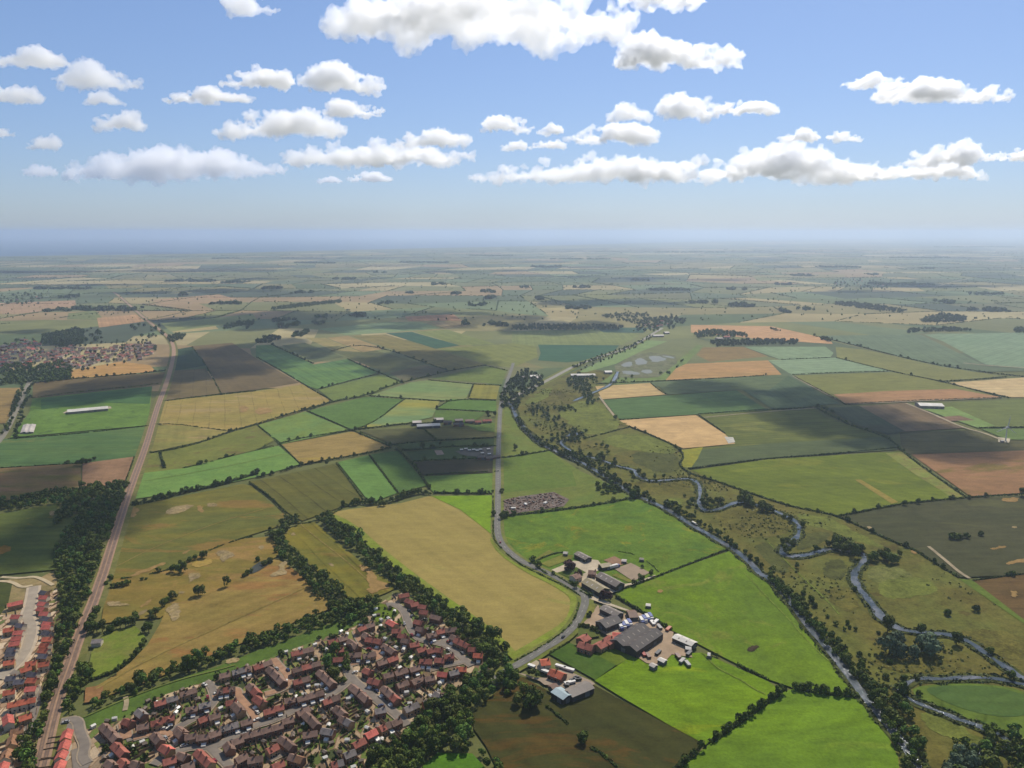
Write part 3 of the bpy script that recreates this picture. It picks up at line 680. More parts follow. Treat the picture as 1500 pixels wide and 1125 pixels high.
def cloud_mat(dens):
    if dens not in CM:
        m = bpy.data.materials.new('cloud_vapour'); m.use_nodes = True; nt = m.node_tree; nt.nodes.clear()
        out = nt.nodes.new('ShaderNodeOutputMaterial'); v = nt.nodes.new('ShaderNodeVolumePrincipled')
        v.inputs['Color'].default_value = (1, 1, 1, 1); v.inputs['Density'].default_value = dens; v.inputs['Anisotropy'].default_value = CLD['g']
        nt.links.new(v.outputs[0], out.inputs['Volume']); CM[dens] = m
    return CM[dens]
CLD = dict(g=.65, dens=.018)
def cloud(x, y, w, d, h, seed, label=None, z=CLOUD_BASE, dens=None, n=None, wisp=1.0, name='cloud', peak=None):
    g = np.random.default_rng(seed)
    n = n or int(10 + 8 * w / max(h, 1))
    Vs, Fs = [], []; off = 0
    peak = peak if peak is not None else g.uniform(-.25, .25)
    for i in range(n):
        px = g.uniform(-.5, .5); py = g.uniform(-.5, .5)
        if px * px + py * py > .24: px *= .7; py *= .7
        env = max(.16, 1 - abs(px - peak) * 1.55 - abs(py) * .7) * g.uniform(.55, 1.05)
        r = h * .5 * env + .06 * h
        rx = r * g.uniform(1.1, 2.0)
        zc = g.uniform(.0, 1) * (h * env - r) if h * env > r else 0
        V = ICO[0] * np.array([rx, rx, r]); V[:, 2] = np.where(V[:, 2] < 0, V[:, 2] * (.35 if zc < r else .9), V[:, 2])
        Vs.append(V + np.array([px * (w - rx), py * (d - rx), zc + r * .3])); Fs.append(ICO[1] + off); off += len(V)
    for i in range(int(n * 1.3)):          # torn scraps round the rim
        a = g.uniform(0, 6.28); e = g.uniform(.32, .47); r = h * g.uniform(.05, .13)
        V = ICO[0] * np.array([r * g.uniform(1.2, 2.6), r * 1.6, r]); Vs.append(V + np.array([math.cos(a) * w * e, math.sin(a) * d * e, g.uniform(.0, .75) * h * max(.2, 1 - abs(math.cos(a) * e) * 1.3)])); Fs.append(ICO[1] + off); off += len(V)
    me = raw_mesh(name, np.concatenate(Vs), tris=np.concatenate(Fs))
    o = link(name, me, cloud_mat(dens or CLD['dens'])); o.location = (x, y, z)
    vs = max(5.0, w / 260)
    r = o.modifiers.new('union', 'REMESH'); r.mode = 'VOXEL'; r.voxel_size = vs
    for k, (sc, st, dp) in enumerate(((h * .75, h * .6 * wisp, 1), (h * .30, h * .55 * wisp, 2), (h * .12, h * .40 * wisp, 3))):
        key = 'billow_%d_%d' % (int(sc), k)
        t = bpy.data.textures.get(key) or bpy.data.textures.new(key, 'CLOUDS'); t.noise_scale = max(sc, vs * 1.2); t.noise_depth = dp; t.noise_basis = 'ORIGINAL_PERLIN'
        q = o.modifiers.new('billow', 'DISPLACE'); q.texture = t; q.texture_coords = 'GLOBAL'; q.strength = st; q.mid_level = .52
    r = o.modifiers.new('reunite', 'REMESH'); r.mode = 'VOXEL'; r.voxel_size = vs
    return tag(o, label, 'cloud' if label else None, None, None if label else 'structure')
def sky_point(u, v, z):
    x = (u - 750.0) / FPX; yy = (562.5 - v) / FPX
    fy = math.cos(PITCH) + yy * math.sin(PITCH); fz = -math.sin(PITCH) + yy * math.cos(PITCH)
    t = (z - CAM_H) / fz
    return t * x, t * fy, t
SKYCLOUDS = [  # x0, x1, top, base in the photograph, density factor, label
 (-25,97,65,101,.7,"pale stretched cloud high at the edge of the sky, topmost of two"), (-30,50,114,150,.7,"pale cloud cut by the picture edge, under another pale cloud"),
 (92,206,83,131,.6,"faint ragged cloud with a rising tail, alone in blue sky"), (123,184,129,154,.5,"faint small cloud above the thin wispy one over the long grey bank"), (136,211,152,190,.6,"thin wispy cloud resting just above the long grey cloud bank"),
 (110,400,190,260,1,"long low grey bottomed cloud bank above the village end of the sea"), (327,431,90,129,1,"white cloud with two humps above a flat white streak"), (246,368,124,153,.8,"flat white cloud streak under the two humped white cloud"),
 (322,496,148,202,1,"broad white cloud with grey base leaning on the banks below"), (411,684,186,243,1.1,"long heaped white cloud with flat grey base over mid sea"), (575,682,178,214,.8,"white cloud with a hooked tip behind the long heaped cloud"),
 (478,561,140,171,.8,"small white cloud midway under the puffy cloud below the great overhead bank"), (450,562,86,136,1,"puffy white cloud hanging just below the great grey bank"),
 (333,402,-22,22,.7,"wispy cloud cut by the top edge of the picture"), (466,499,253,267,.6,"tiny white cloud low over the sea, smaller of a pair"), (509,574,246,265,.7,"small flat white cloud low over the sea, larger of a pair"),
 (706,778,157,193,.9,"small white cloud shaped like a hooked wave"), (787,826,175,197,.8,"small round white cloud between the hooked cloud and a flat one"), (832,960,172,210,.9,"flat white cloud with a low hump above the long bank"),
 (735,770,199,219,.7,"very small white puff under the hooked cloud"), (775,830,199,217,.7,"small white wisp beside the very small puff above the bank"), (892,950,143,177,.6,"faint curled wisp above the flat white cloud"),
 (696,1010,212,266,1,"low end of the long white bank that starts in mid sky"), (930,1295,200,265,1.1,"tallest heaped stretch of the long white cloud bank"), (1262,1436,226,262,.9,"flat tail end of the long white cloud bank"), (1328,1434,198,241,1,"rounded white cloud heaped on the tail of the long bank"),
 (906,1078,38,104,1.3,"brilliant white cloud with two bulges, alone in upper sky"), (977,1051,119,173,1.1,"compact bright white cloud shaped like a ball"), (1053,1135,137,167,1,"bright little white cloud next to the ball shaped one"),
 (1234,1330,102,133,.9,"thin white streak above the long bright swept cloud"), (1276,1470,113,151,.9,"long bright cloud swept out to a thin tail"), (1145,1199,181,207,.9,"small smooth white oval cloud above the tall bank"), (1209,1262,185,207,.7,"small ragged white cloud next to the oval one"),
 (1438,1540,211,235,.9,"flat bright cloud cut by the picture edge over the plain"), (40,88,189,218,.5,"small faint cloud fragment near the long grey bank"), (36,82,229,256,.5,"faint low cloud fragment under another fragment"), (-12,21,179,199,.5,"tiny faint cloud scrap at the edge of the sky")]
def clouds():
    for i, (x0, x1, y0, y1, df, lab) in enumerate(SKYCLOUDS):
        _, Yf, tf = sky_point((x0 + x1) / 2, y1 + 1, CLOUD_BASE)
        w = (x1 - x0) * tf / FPX; d = min(w * .34, tf * .055)
        X, Y, t = sky_point((x0 + x1) / 2, y1 + 1, CLOUD_BASE); k = (t - d * .5) / t; X *= k; Y *= k
        w *= k * 1.13
        h = max((y1 - y0) * t * k / FPX * .84, w * .12)
        cloud(X, Y, w, d, h, 100 + i, lab, dens=round(CLD['dens'] * df * 250 / max(h, 120), 5), n=int(8 + 7 * w / h))
    # the great bank across the top of the frame
    X, Y, t = sky_point(700, 92, CLOUD_BASE)
    cloud(X + 25, Y * .87, 1390, 600, 270, 61, "great grey bottomed cloud bank across the top of the sky", dens=.016, n=60, peak=-.1)
    # clouds overhead whose shade lies on the fields
    az, el = R(24), R(49)
    for i, (x0, x1, y0, y1, df, cov) in enumerate(SHADE):
        a = np.array([ground_xy(x0, y1), ground_xy(x1, y1), ground_xy(x0, y0), ground_xy(x1, y0)]); c = a.mean(0)
        w = (np.linalg.norm(a[1] - a[0]) + np.linalg.norm(a[3] - a[2])) / 2; d = a[2:, 1].mean() - a[:2, 1].mean()
        zb = 1250; k = (zb + 60) / math.tan(el)
        h = min(280, max(120, .42 * min(w, d)))
        cloud(c[0] + k * math.sin(az), c[1] + k * math.cos(az), w * .95, d * .95, h, 300 + i, None, z=zb, dens=.03 * df, name='sky_cloud', n=int(22 * cov + 6 * w / h), wisp=1.1)
SHADE = [(-20,118,752,832,.9,1), (235,480,500,556,1,1.3), (500,725,512,556,.8,1), (50,245,550,604,.8,1), (535,728,628,708,1,1.2), (1085,1330,572,668,.8,1.1), (740,915,470,490,.9,1), (1315,1410,628,672,.6,1), (-100,60,500,560,.8,1), (985,1105,560,600,.6,1), (-30,60,694,740,.5,1)]
# ------------------------------------------------------------------ farms
FM = {}
def farm_mats():
    def sheetm(n, c, rough=.6):
        m, nt, b = newmat(n); N = NT(nt)
        w = N.n('ShaderNodeTexWave', wave_type='BANDS', bands_direction='X'); w.inputs['Scale'].default_value = .8; w.inputs['Distortion'].default_value = .3; N.put(w.inputs['Vector'], N.co)
        g = N.math('ADD', N.ramp(w.outputs['Fac'], 0, 1, .88, 1.08), N.ramp(N.noise(.25, 4, .7), .3, .7, -.16, .14))
        nt.links.new(N.gain(N.mix(N.ramp(N.noise(.12, 3), .4, .7), lit(c), lit(tuple(int(x * .86) for x in c))), g), b.inputs['Base Color']); b.inputs['Roughness'].default_value = rough; return m
    FM.update(grey=sheetm('grey_cement_sheet', (150, 142, 138)), dark=sheetm('dark_sheet', (98, 92, 92)), lichen=sheetm('mossy_cement_sheet', (176, 166, 138)), pale=sheetm('pale_sheet', (212, 206, 204)), white=sheetm('white_sheet', (240, 238, 236)),
              blue=sheetm('pale_blue_sheet', (176, 208, 222)), brown=sheetm('rusty_sheet', (140, 112, 98)), wall=sheetm('dark_boarding', (84, 78, 78)), block=plain_mat('blockwork', (170, 160, 150)), red=HM['r'], brick=HM['brick'], door=plain_mat('roller_door', (120, 124, 128)))
def shed(o, x0, y0, x1, y1, w, eave, ridge, roof, wall, label, name='barn', cat='barn', spans=1, sky=True, group=None, open_front=False):
    z = ridge
    a = np.array(ground_xy(o[0] + x0 / o[2], o[1] + y0 / o[2], z)); b = np.array(ground_xy(o[0] + x1 / o[2], o[1] + y1 / o[2], z)); d = b - a; L = float(np.linalg.norm(d)); c = (a + b) / 2; rz = math.atan2(d[1], d[0])
    e = empty(name, (c[0], c[1], 0), rz); tag(e, label, cat, group)
    sw = w / spans; hw = sw / 2; X0, X1 = -L / 2, L / 2; m = MB(); r = MB(); s = MB()
    for k in range(spans):
        yc = -w / 2 + hw + k * sw
        vs = [(X0,-hw,0),(X1,-hw,0),(X1,hw,0),(X0,hw,0),(X0,-hw,eave),(X1,-hw,eave),(X1,hw,eave),(X0,hw,eave),(X0,0,ridge-.05),(X1,0,ridge-.05)]
        m.add([(x, y * .985 + yc, zz) for x, y, zz in vs], [(0,1,5,4),(2,3,7,6),(1,2,6,9,5),(3,0,4,8,7),(3,2,1,0)])
        q = roof_slopes(X0 - .4, X1 + .4, hw, eave, ridge, over=.3 if spans == 1 else .0, th=.15); r.add([(x, y + yc, zz) for x, y, zz in q.v], q.f)
        if sky and L > 12:
            sl = (ridge - eave) / hw
            for x in np.arange(X0 + 4, X1 - 3, 6.5):
                for sg in (-1, 1):
                    y0_, y1_ = sg * hw * .35, sg * hw * .72
                    s.add([(x, y0_ + yc, ridge - abs(y0_) * sl + .2), (x + 1.1, y0_ + yc, ridge - abs(y0_) * sl + .2), (x + 1.1, y1_ + yc, ridge - abs(y1_) * sl + .2), (x, y1_ + yc, ridge - abs(y1_) * sl + .2)], [(0, 1, 2, 3) if sg < 0 else (3, 2, 1, 0)])
    m.build('wall', FM[wall], e); ro = r.build('roof', FM[roof], e)
    if s.v: s.build('rooflight', FM['pale'] if roof in ('lichen', 'grey', 'pale') else FM['grey'], ro)
    front = -1 if math.cos(rz) > 0 else 1
    dm = MB(); dm.box(-1.9, 1.9, -.08, .08, 0, min(3.4, eave * .85)); dd = dm.build('door', FM['door'], e); dd.location = (L * .18, front * (w / 2 + .06), .02)
    dm = MB(); dm.box(-.08, .08, -1.8, 1.8, 0, min(3.4, eave * .85)); dd = dm.build('door', FM['door'], e); dd.location = (X0 - .06 if math.sin(rz) > 0 else X1 + .06, 0, .02)
    return e
def lorry(u, v, a, L, label, col='white', name='lorry', cat='lorry', cab=None):
    x, y = ground_xy(u, v, 2); e = empty(name, (x, y, 0), a); tag(e, label, cat)
    cm = plain_mat('vehicle_' + col, dict(white=(236,236,238), blue=(60,90,170), red=(170,50,40), brown=(128,92,72), green=(60,90,60), dark=(50,48,50), grey=(160,158,158), orange=(196,110,70))[col], .06, .5, .45, .4)
    m = MB(); m.box(-L / 2, L / 2, -1.25, 1.25, 1.1, 3.6 if name == 'lorry' else 2.4); m.build('body', cm, e)
    if cab:
        m = MB(); m.add([(L/2+.2,-1.2,.6),(L/2+2.2,-1.2,.6),(L/2+2.2,1.2,.6),(L/2+.2,1.2,.6),(L/2+.2,-1.2,3.0),(L/2+1.7,-1.2,3.0),(L/2+1.7,1.2,3.0),(L/2+.2,1.2,3.0)], [(3,2,1,0),(4,5,6,7),(0,1,5,4),(1,2,6,5),(2,3,7,6),(3,0,4,7)]); m.build('cab', plain_mat('cab_' + cab, (60,90,170) if cab == 'blue' else (230,230,232), .05, .5, .4, .4), e)
    m = MB()
    for xx in (-L / 2 + 1, -L / 2 + 2.2, L / 2 - .6):
        for sg in (-1, 1): 
            w = MB(); w.tube((xx, sg * .95, .5), (xx, sg * 1.25, .5), .5, .5, 10); w.build('wheel', TYRE, e)
    m.box(-L / 2, L / 2, -.5, .5, .75, 1.08); m.build('chassis', TYRE, e)
    return e
def farms():
    global TYRE
    TYRE = plain_mat('tyre_rubber', (34, 34, 36), .1); farm_mats()
    conc = plain_mat('concrete_yard', (206, 194, 174), .12, .4); dirt = plain_mat('dirt_yard', (186, 164, 142), .15, .3, c2=(160, 140, 118)); lawn = field_mat((126, 130, 58), (112, 120, 50), patch=12); sand = plain_mat('riding_sand', (166, 148, 130), .08, .4)
    # upper farm
    sheet('farmyard', "190,350 450,240 560,250 640,225 720,235 770,300 720,350 640,380 700,380 920,570 690,640 430,480 560,400 480,310 280,370 220,380", conc, z=.5, o=Z5)
    sheet('farm_track', "900,560 980,500 1120,480 1350,395 1350,410 1120,500 1000,540 920,580", conc, z=.48, o=Z5); sheet('grass_strip', "870,400 930,380 1110,465 1060,480", lawn, z=.52, o=Z5)
    sheet('lawn', "90,270 330,170 450,180 430,220 180,310", lawn, z=.5, o=Z5); sheet('lawn', "0,240 100,170 180,120 250,150 20,235", lawn, z=.45, o=Z5); sheet('lawn', "280,370 480,310 590,370 430,440", field_mat((88, 116, 46)), z=.56, o=Z5)
    sheet('dry_strip', "460,480 560,480 720,590 650,605", plain_mat('dry_grass', (190, 160, 112)), z=.56, o=Z5)
    sheet('riding_arena', "900,330 1080,265 1290,370 1110,468", sand, z=.55, o=Z5); sheet('riding_arena', "780,235 900,190 1050,265 930,300", plain_mat('bark_arena', (160, 126, 98)), z=.54, o=Z5)
    shed(Z5, 495, 135, 615, 198, 8, 3.6, 5, 'grey', 'wall', "long low grey shed on the cow pasture edge of the upper farm")
    shed(Z5, 345, 135, 385, 140, 5, 2.6, 3.6, 'pale', 'block', "small pale hut at the corner of the upper farm lawn", sky=False)
    shed(Z5, 745, 280, 855, 262, 8, 3.2, 4.4, 'lichen', 'wall', "pale roofed shed beside the blue and white lorry by the arena")
    shed(Z5, 598, 425, 790, 535, 12, 4.5, 7, 'lichen', 'wall', "mossy roofed barn nearest the road at the upper farm")
    shed(Z5, 745, 360, 965, 475, 10.5, 4.5, 7, 'grey', 'wall', "long grey roofed barn between the mossy barn and riding arena")
    shed(Z5, 985, 220, 1030, 225, 5, 2.4, 3.2, 'pale', 'block', "little pale stable standing between the two sand arenas", sky=False)
    shed(Z5, 1180, 205, 1220, 210, 4, 2.2, 2.8, 'grey', 'wall', "tiny field shelter in the paddock behind the riding arena", sky=False)
    house((780 + 625 / 7.5, 790 + 340 / 7.5), (780 + 690 / 7.5, 790 + 345 / 7.5), 'b', "brown roofed cottage between the pale yard and the barns", wall=HM['brick'], cons=False, detail=True)
    house((780 + 440 / 7.5, 790 + 400 / 7.5), (780 + 510 / 7.5, 790 + 375 / 7.5), 'b', "white farmhouse half hidden by purple leaved trees", wall=HM['render'], cons=False)
    lorry(780 + 890 / 7.5, 790 + 298 / 7.5, .5, 9, "white lorry with blue cab parked by the sand arena", 'white', cab='blue')
    # lower farm yard
    sheet('farmyard', "190,310 270,200 300,290 560,300 720,288 900,370 1000,470 1100,500 1090,560 1230,650 1310,780 1080,745 980,850 900,860 800,840 680,760 690,690 560,600 380,540 300,500 110,400", dirt, z=.5, o=Z1)
    sheet('grass_strip', "185,200 235,195 230,270 150,360 118,340", lawn, z=.58, o=Z1); sheet('garden', "60,440 200,450 300,540 200,560 120,520 40,590", field_mat((96, 112, 54)), z=.55, o=Z1)
    sheet('farm_lane', "165,130 250,90 420,40 560,0 600,10 450,60 300,120 420,190 700,290 690,300 300,180", conc, z=.52, o=Z1)
    shed(Z1, 330, 198, 510, 285, 9, 4.2, 5.8, 'grey', 'wall', "grey barn at the top of the yard by the road junction")
    shed(Z1, 300, 385, 480, 315, 12, 4.4, 6.6, 'dark', 'wall', "dark roofed barn beside the first rank of blue trucks")
    shed(Z1, 600, 275, 690, 270, 12, 3.4, 5, 'brown', 'wall', "rusty brown roofed shed behind the grey barn at the junction")
    shed(Z1, 548, 612, 838, 424, 24, 5.2, 7.6, 'dark', 'wall', "huge dark grey double span shed in the middle of the yard", spans=2)
    shed(Z1, 1120, 520, 1330, 610, 8, 3.6, 4.8, 'white', 'wall', "long white roofed shed on the far pasture edge of the dirt yard")
    house((840 + 385 / 7.5, 860 + 530 / 7.5), (840 + 470 / 7.5, 860 + 590 / 7.5), 'rr', "red roofed brick barns joined to the huge double span shed", name='brick_barn', cat='barn', wall=HM['brick'], cons=False, w=11)
    house((840 + 440 / 7.5, 860 + 500 / 7.5), (840 + 520 / 7.5, 860 + 508 / 7.5), 'p', "small pinkish red barn tucked above the joined brick barns", name='brick_barn', cat='barn', wall=HM['brick'], cons=False, eave=3.6, ridge=5.6)
    house((840 + 75 / 7.5, 860 + 562 / 7.5), (840 + 150 / 7.5, 860 + 520 / 7.5), 'r', "red roofed wing of the old farmhouse nearest the shrubs", wall=HM['brick'], cons=False)
    house((840 + 65 / 7.5, 860 + 600 / 7.5), (840 + 220 / 7.5, 860 + 645 / 7.5), 'rr', "long red roofed farmhouse range facing the dark paddock", wall=HM['brick'], cons=False, eave=3.8, ridge=6)
    house((840 + 255 / 7.5, 860 + 630 / 7.5), (840 + 330 / 7.5, 860 + 588 / 7.5), 'r', "red roofed cottage between the farmhouse range and brick barns", wall=HM['buff'], cons=False, eave=3.4, ridge=5.6)
    a = A((840 + 500 / 7.5, 860 + 430 / 7.5), (840 + 560 / 7.5, 860 + 455 / 7.5)) + R(60)
    la = A((960, 890), (905, 925))
    for i, (x, y) in enumerate(((515, 428), (548, 414), (581, 400), (614, 386))): lorry(840 + x / 7.5, 860 + y / 7.5, la + .9, 6.5, f"{nth(i)} {('white', 'blue')[i % 2]} truck of the rank beside the dark barn", ('white', 'blue')[i % 2], cab='white' if i % 2 else 'blue')
    for i, (x, y) in enumerate(((745, 358), (778, 344), (811, 330), (844, 316))): lorry(840 + x / 7.5, 860 + y / 7.5, la + .9, 6.5, f"{nth(i)} {('white', 'blue')[i % 2]} truck of the rank at the pasture hedge", ('white', 'blue')[i % 2], cab='white' if i % 2 else 'blue')
    for i, (x, y, c, n) in enumerate(((870, 385, 'white', "first white trailer past the truck rank on the pasture hedge"), (905, 372, 'white', "second white trailer past the truck rank on the pasture hedge"), (945, 430, 'grey', "grey flat trailer between white trailers and orange skip lorry"), (1045, 450, 'orange', "orange brown skip lorry at the pasture hedge"), (770, 725, 'red', "small red trailer at the tip of the dirt yard"),
                                     (930, 712, 'dark', "long dark trailer lying across the yard rubble"), (820, 745, 'brown', "rusty trailer on the dirt beyond the huge shed"), (1195, 800, 'grey', "grey trailer at the grassy end of the yard"), (1255, 832, 'grey', "flat grey trailer resting out on the bright pasture"), (1270, 720, 'dark', "dark machine by the white roofed shed end"), (1150, 750, 'brown', "rusty machine among nettles at the yard edge"))):
        lorry(840 + x / 7.5, 860 + y / 7.5, la + (.1 if i % 2 else .95), 6.5, n, c, name='trailer', cat='trailer')
    for (x0, y0, x1, y1, w, e_, r_, rf, lb) in ((945, 775, 1010, 805, 4.5, 2.6, 3.4, 'white', "white arched cabin among the yard rubble"), (855, 835, 905, 860, 4.5, 2.6, 3.4, 'pale', "pale round topped tank shed at the yard tip"), (1235, 655, 1290, 660, 4, 2.4, 3.2, 'white', "small white cabin at the end of the white roofed shed"), (1480, 725, 1500, 728, 4, 2.4, 3.2, 'white', "tiny white hut alone on the thin pasture hedge"), (800, 185, 845, 190, 4, 2.2, 2.8, 'white', "white roofed field shelter alone on the upper pasture")):
        shed(Z1, x0, y0, x1, y1, w, e_, r_, rf, 'wall', lb, name='cabin', cat='cabin', sky=False)
    # small yard by the road with the blue roofed shed
    sheet('farmyard', "130,200 200,210 330,250 560,260 600,100 760,160 740,200 940,285 990,320 800,410 560,340 430,330 380,290 240,240", plain_mat('yard_tarmac', (172, 156, 140), .12, .4), z=.5, o=Z3)
    sheet('farmyard', "260,110 340,60 480,140 560,260 400,190", plain_mat('yard_gravel', (196, 182, 160), .12, .4), z=.53, o=Z3)
    shed(Z3, 560, 358, 690, 440, 9, 4.2, 5.4, 'blue', 'wall', "pale blue and white roofed shed at the brown crop edge", sky=False)
    shed(Z3, 690, 395, 925, 298, 10, 4, 5.6, 'grey', 'wall', "long grey roofed shed in the yard beside the brown crop", sky=False)
    shed(Z3, 500, 340, 560, 310, 5, 3, 4, 'brown', 'wall', "small dark lean-to touching the pale blue shed", sky=False)
    house((740 + 390 / 7.5, 960 + 55 / 7.5), (740 + 480 / 7.5, 960 + 45 / 7.5), 'o', "orange red roofed house nearest the main road bend", wall=HM['render'], cons=False)
    house((740 + 500 / 7.5, 960 + 150 / 7.5), (740 + 645 / 7.5, 960 + 205 / 7.5), 'oo', "long orange red roofed house in the roadside yard", wall=HM['brick'], cons=False, eave=3.4, ridge=5.6)
    for i, (x, y, c, n, an) in enumerate(((290, 110, 'white', "white van parked on the gravel nearest the road", -.6), (440, 168, 'white', "white van parked below the orange red house", -.6), (610, 115, 'white', "white container with its end to the dark paddock", -.5), (700, 145, 'white', "white container beside another along the paddock", -.5), (890, 368, 'white', "long white trailer parked outside the long grey shed", .45), (800, 400, 'white', "small white trailer between the blue shed and long trailer", .45), (710, 290, 'white', "white pickup parked by dark machines in the yard", .4))):
        lorry(740 + x / 7.5, 960 + y / 7.5, an, 5.5 if 'van' in n else 8, n, c, name='van' if 'van' in n else 'trailer', cat='van' if 'van' in n else 'trailer')
    for i, (x, y) in enumerate(((740, 265), (765, 250), (790, 240), (810, 250), (685, 315))): lorry(740 + x / 7.5, 960 + y / 7.5, .4 + i, 3.5, f"{nth(i)} dark farm machine of the cluster in the roadside yard", 'dark', name='farm_machine', cat='machine')
    # middle distance
    S2 = (375, 560, K); S0 = (0, 560, K); S4 = (1125, 560, K)
    shed(S2, 905, 222, 955, 220, 14, 4, 6, 'pale', 'wall', "pale shed end left of the twin long sheds", sky=False); shed(S2, 930, 242, 1062, 236, 16, 4, 6, 'white', 'wall', "long bright white shed in the shaded farm strips", sky=False); shed(S2, 1030, 206, 1082, 204, 12, 4, 6, 'pale', 'wall', "pale shed behind the long bright white shed", sky=False)
    for i, (x0, x1, y, c) in enumerate(((1085, 1130, 222, 'dark'), (1140, 1200, 235, 'dark'), (1210, 1260, 215, 'brown'), (1265, 1300, 222, 'red'), (1310, 1360, 215, 'red'), (1150, 1195, 212, 'grey'))): shed(S2, x0, y, x1, y - 2, 9, 3.4, 5.4, c, 'brick', f"{nth(i)} building of the brick farm group ending at the road trees", name='farm_building', cat='barn', sky=False)
    for i, (x, y) in enumerate(((1180, 385), (1205, 380), (1225, 388), (1250, 385), (1270, 390), (1290, 384), (1335, 382), (1300, 405), (1340, 410))): shed(S2, x, y, x + 16, y - 1, 4, 2.3, 3, 'white', 'block', f"{nth(i)} white caravan of the site in the shaded strips", name='caravan', cat='caravan', sky=False, group='caravans on the shaded site')
    for i, (x, y) in enumerate(((1280, 425), (1330, 430), (1370, 422))): shed(S2, x, y, x + 40, y - 3, 8, 3, 4.6, 'dark', 'brick', f"{nth(i)} dark building below the caravan site by the road", name='farm_building', cat='barn', sky=False)
    sheet('hardstanding', "1150,400 1385,370 1390,440 1200,425", plain_mat('dark_hardstanding', (100, 98, 92)), z=.4, o=S2)
    shed(S0, 390, 158, 622, 137, 20, 4, 6.5, 'white', 'block', "very long white shed on the bright left pasture".replace('left ', ''), sky=False); sheet('farm_track', "360,180 400,158 640,140 645,152 420,180", plain_mat('gravel_apron', (196, 186, 164)), z=.4, o=S0)
    for i, x in enumerate((148, 178)): shed(S0, x - 8, 285, x + 8, 240, 10, 2, 3.4, 'pale', 'block', f"{nth(i)} of two pale polytunnels at the bright pasture corner", name='polytunnel', cat='polytunnel', sky=False)
    shed(S4, 865, 118, 1005, 122, 26, 5, 7.5, 'white', 'block', "wide white roofed shed beside the farm track on the plain", sky=False)
    house((135, 940 - 3), (149, 936), 'g', "grey roofed hut alone in the paddock beside the railway", name='hut', cat='hut', wall=HM['render'], cons=False, detail=False, eave=3, ridge=4.6, w=6)
    S3 = (750, 320, K)
    for i, (x0, x1, y, rf, n) in enumerate(((340, 480, 898, 'white', "long white works building by the valley road"), (535, 575, 880, 'white', "white house group beyond the works building"), (815, 875, 672, 'pale', "pale blue grey hall by the far village end"), (1180, 1215, 688, 'grey', "grey farm building inside the dark copse ring"), (1222, 1258, 680, 'red', "red roofed farmhouse inside the dark copse ring"), (105, 160, 905, 'white', "white fronted house in the roadside hamlet"), (60, 90, 912, 'grey', "grey roofed house in the roadside hamlet"), (140, 165, 912, 'pale', "pale roofed house in the roadside hamlet"), (880, 905, 655, 'pale', "pale cottage near the far village end"))):
        shed(S3, x0, y, x1, y - 1, 14, 4, 6.5, rf, 'block', n, name='farm_building', cat='building', sky=False)
    # scrap yard on the pasture: uncountable rubble, some vans
    sheet('scrap_yard', "735,733 760,728 811,721 834,732 826,742 800,746 735,755", plain_mat('clinker', (124, 108, 100), .25, .5), z=.4)
    m = MB(); P = scatter(gpts("737,734 760,729 811,722 830,732 824,741 800,745 737,753"), 3.2, .5)
    for x, y in P:
        s = random.uniform(.4, 1.6); a = random.uniform(0, 3); c_, s_ = math.cos(a), math.sin(a); L = s * random.uniform(1, 3); h = random.uniform(.4, 2)
        m.add([(x + c_*dx*L - s_*dy*s, y + s_*dx*L + c_*dy*s, z) for z in (.4, h) for dx, dy in ((-.5,-.5),(.5,-.5),(.5,.5),(-.5,.5))], [(4,5,6,7),(0,1,5,4),(1,2,6,5),(2,3,7,6),(3,0,4,7)], random.choice((0, 0, 1, 2, 3)))
    tag(m.build('scrap_heap', [FM['brown'], FM['dark'], FM['grey'], plain_mat('rust', (120, 84, 70))]), kind='stuff')
    for i, (x, y) in enumerate(((752, 744), (799, 736), (770, 738))): lorry(x, y, i, 5, f"{nth(i)} white van standing in the scrap yard", 'white', name='van', cat='van')
    # wind turbine
    x, y = ground_xy(1473, 646); t = empty('wind_turbine', (x, y, 0)); tag(t, "white wind turbine with three thin blades beside the farm track", 'wind turbine')
    wm = plain_mat('turbine_white', (250, 250, 252), .03, .5, .4, .4); H = 21
    m = MB(); m.tube((0, 0, 0), (0, 0, H), .95, .55, 12); m.build('tower', wm, t)
    m = MB(); m.box(-.6, .6, -1.2, 2.0, H - .4, H + .8); m.build('nacelle', wm, t)
    m = MB(); m.tube((0, -1.2, H + .2), (0, -2.0, H + .2), .5, .2, 10); m.build('hub', wm, t)
    for k in range(3):
        a = R(84) + k * 2 * math.pi / 3; m = MB(); dx, dz = math.cos(a), math.sin(a)
        m.tube((0, -1.7, H + .2), (dx * 17, -1.75, H + .2 + dz * 17), .7, .25, 6); m.build('blade', wm, t)
    sheet('hardstanding', "1462,641 1480,643 1478,649 1462,648", plain_mat('crane_pad', (214, 204, 180)), z=.5)
    shed((0, 0, 1), 1466, 645, 1470, 645, 3, 2.4, 3, 'white', 'block', "white control box at the wind turbine foot", name='cabin', cat='cabin', sky=False)
    # barge on the canal
    x, y = ground_xy(1017, 769); e = empty('barge', (x, y, .9), A((1000, 760), (1030, 778))); tag(e, "white topped boat moored on the tree lined canal", 'boat')
    m = MB(); m.add([(-5,-1,0),(4.2,-1,0),(5.6,0,.2),(4.2,1,0),(-5,1,0),(-5,-1.1,1),(4.2,-1.1,1),(6,0,1.2),(4.2,1.1,1),(-5,1.1,1)], [(0,1,6,5),(1,2,7,6),(2,3,8,7),(3,4,9,8),(4,0,5,9),(5,6,7,8,9),(4,3,2,1,0)]); m.build('hull', FM['dark'], e)
    m = MB(); m.box(-4, 2.6, -.8, .8, 1.02, 2.1); m.build('cabin', FM['white'], e)
    # ring feeders, cattle specks
    # cars on the main road
    cm = {n: car_mesh(c) for n, c in CARCOL}
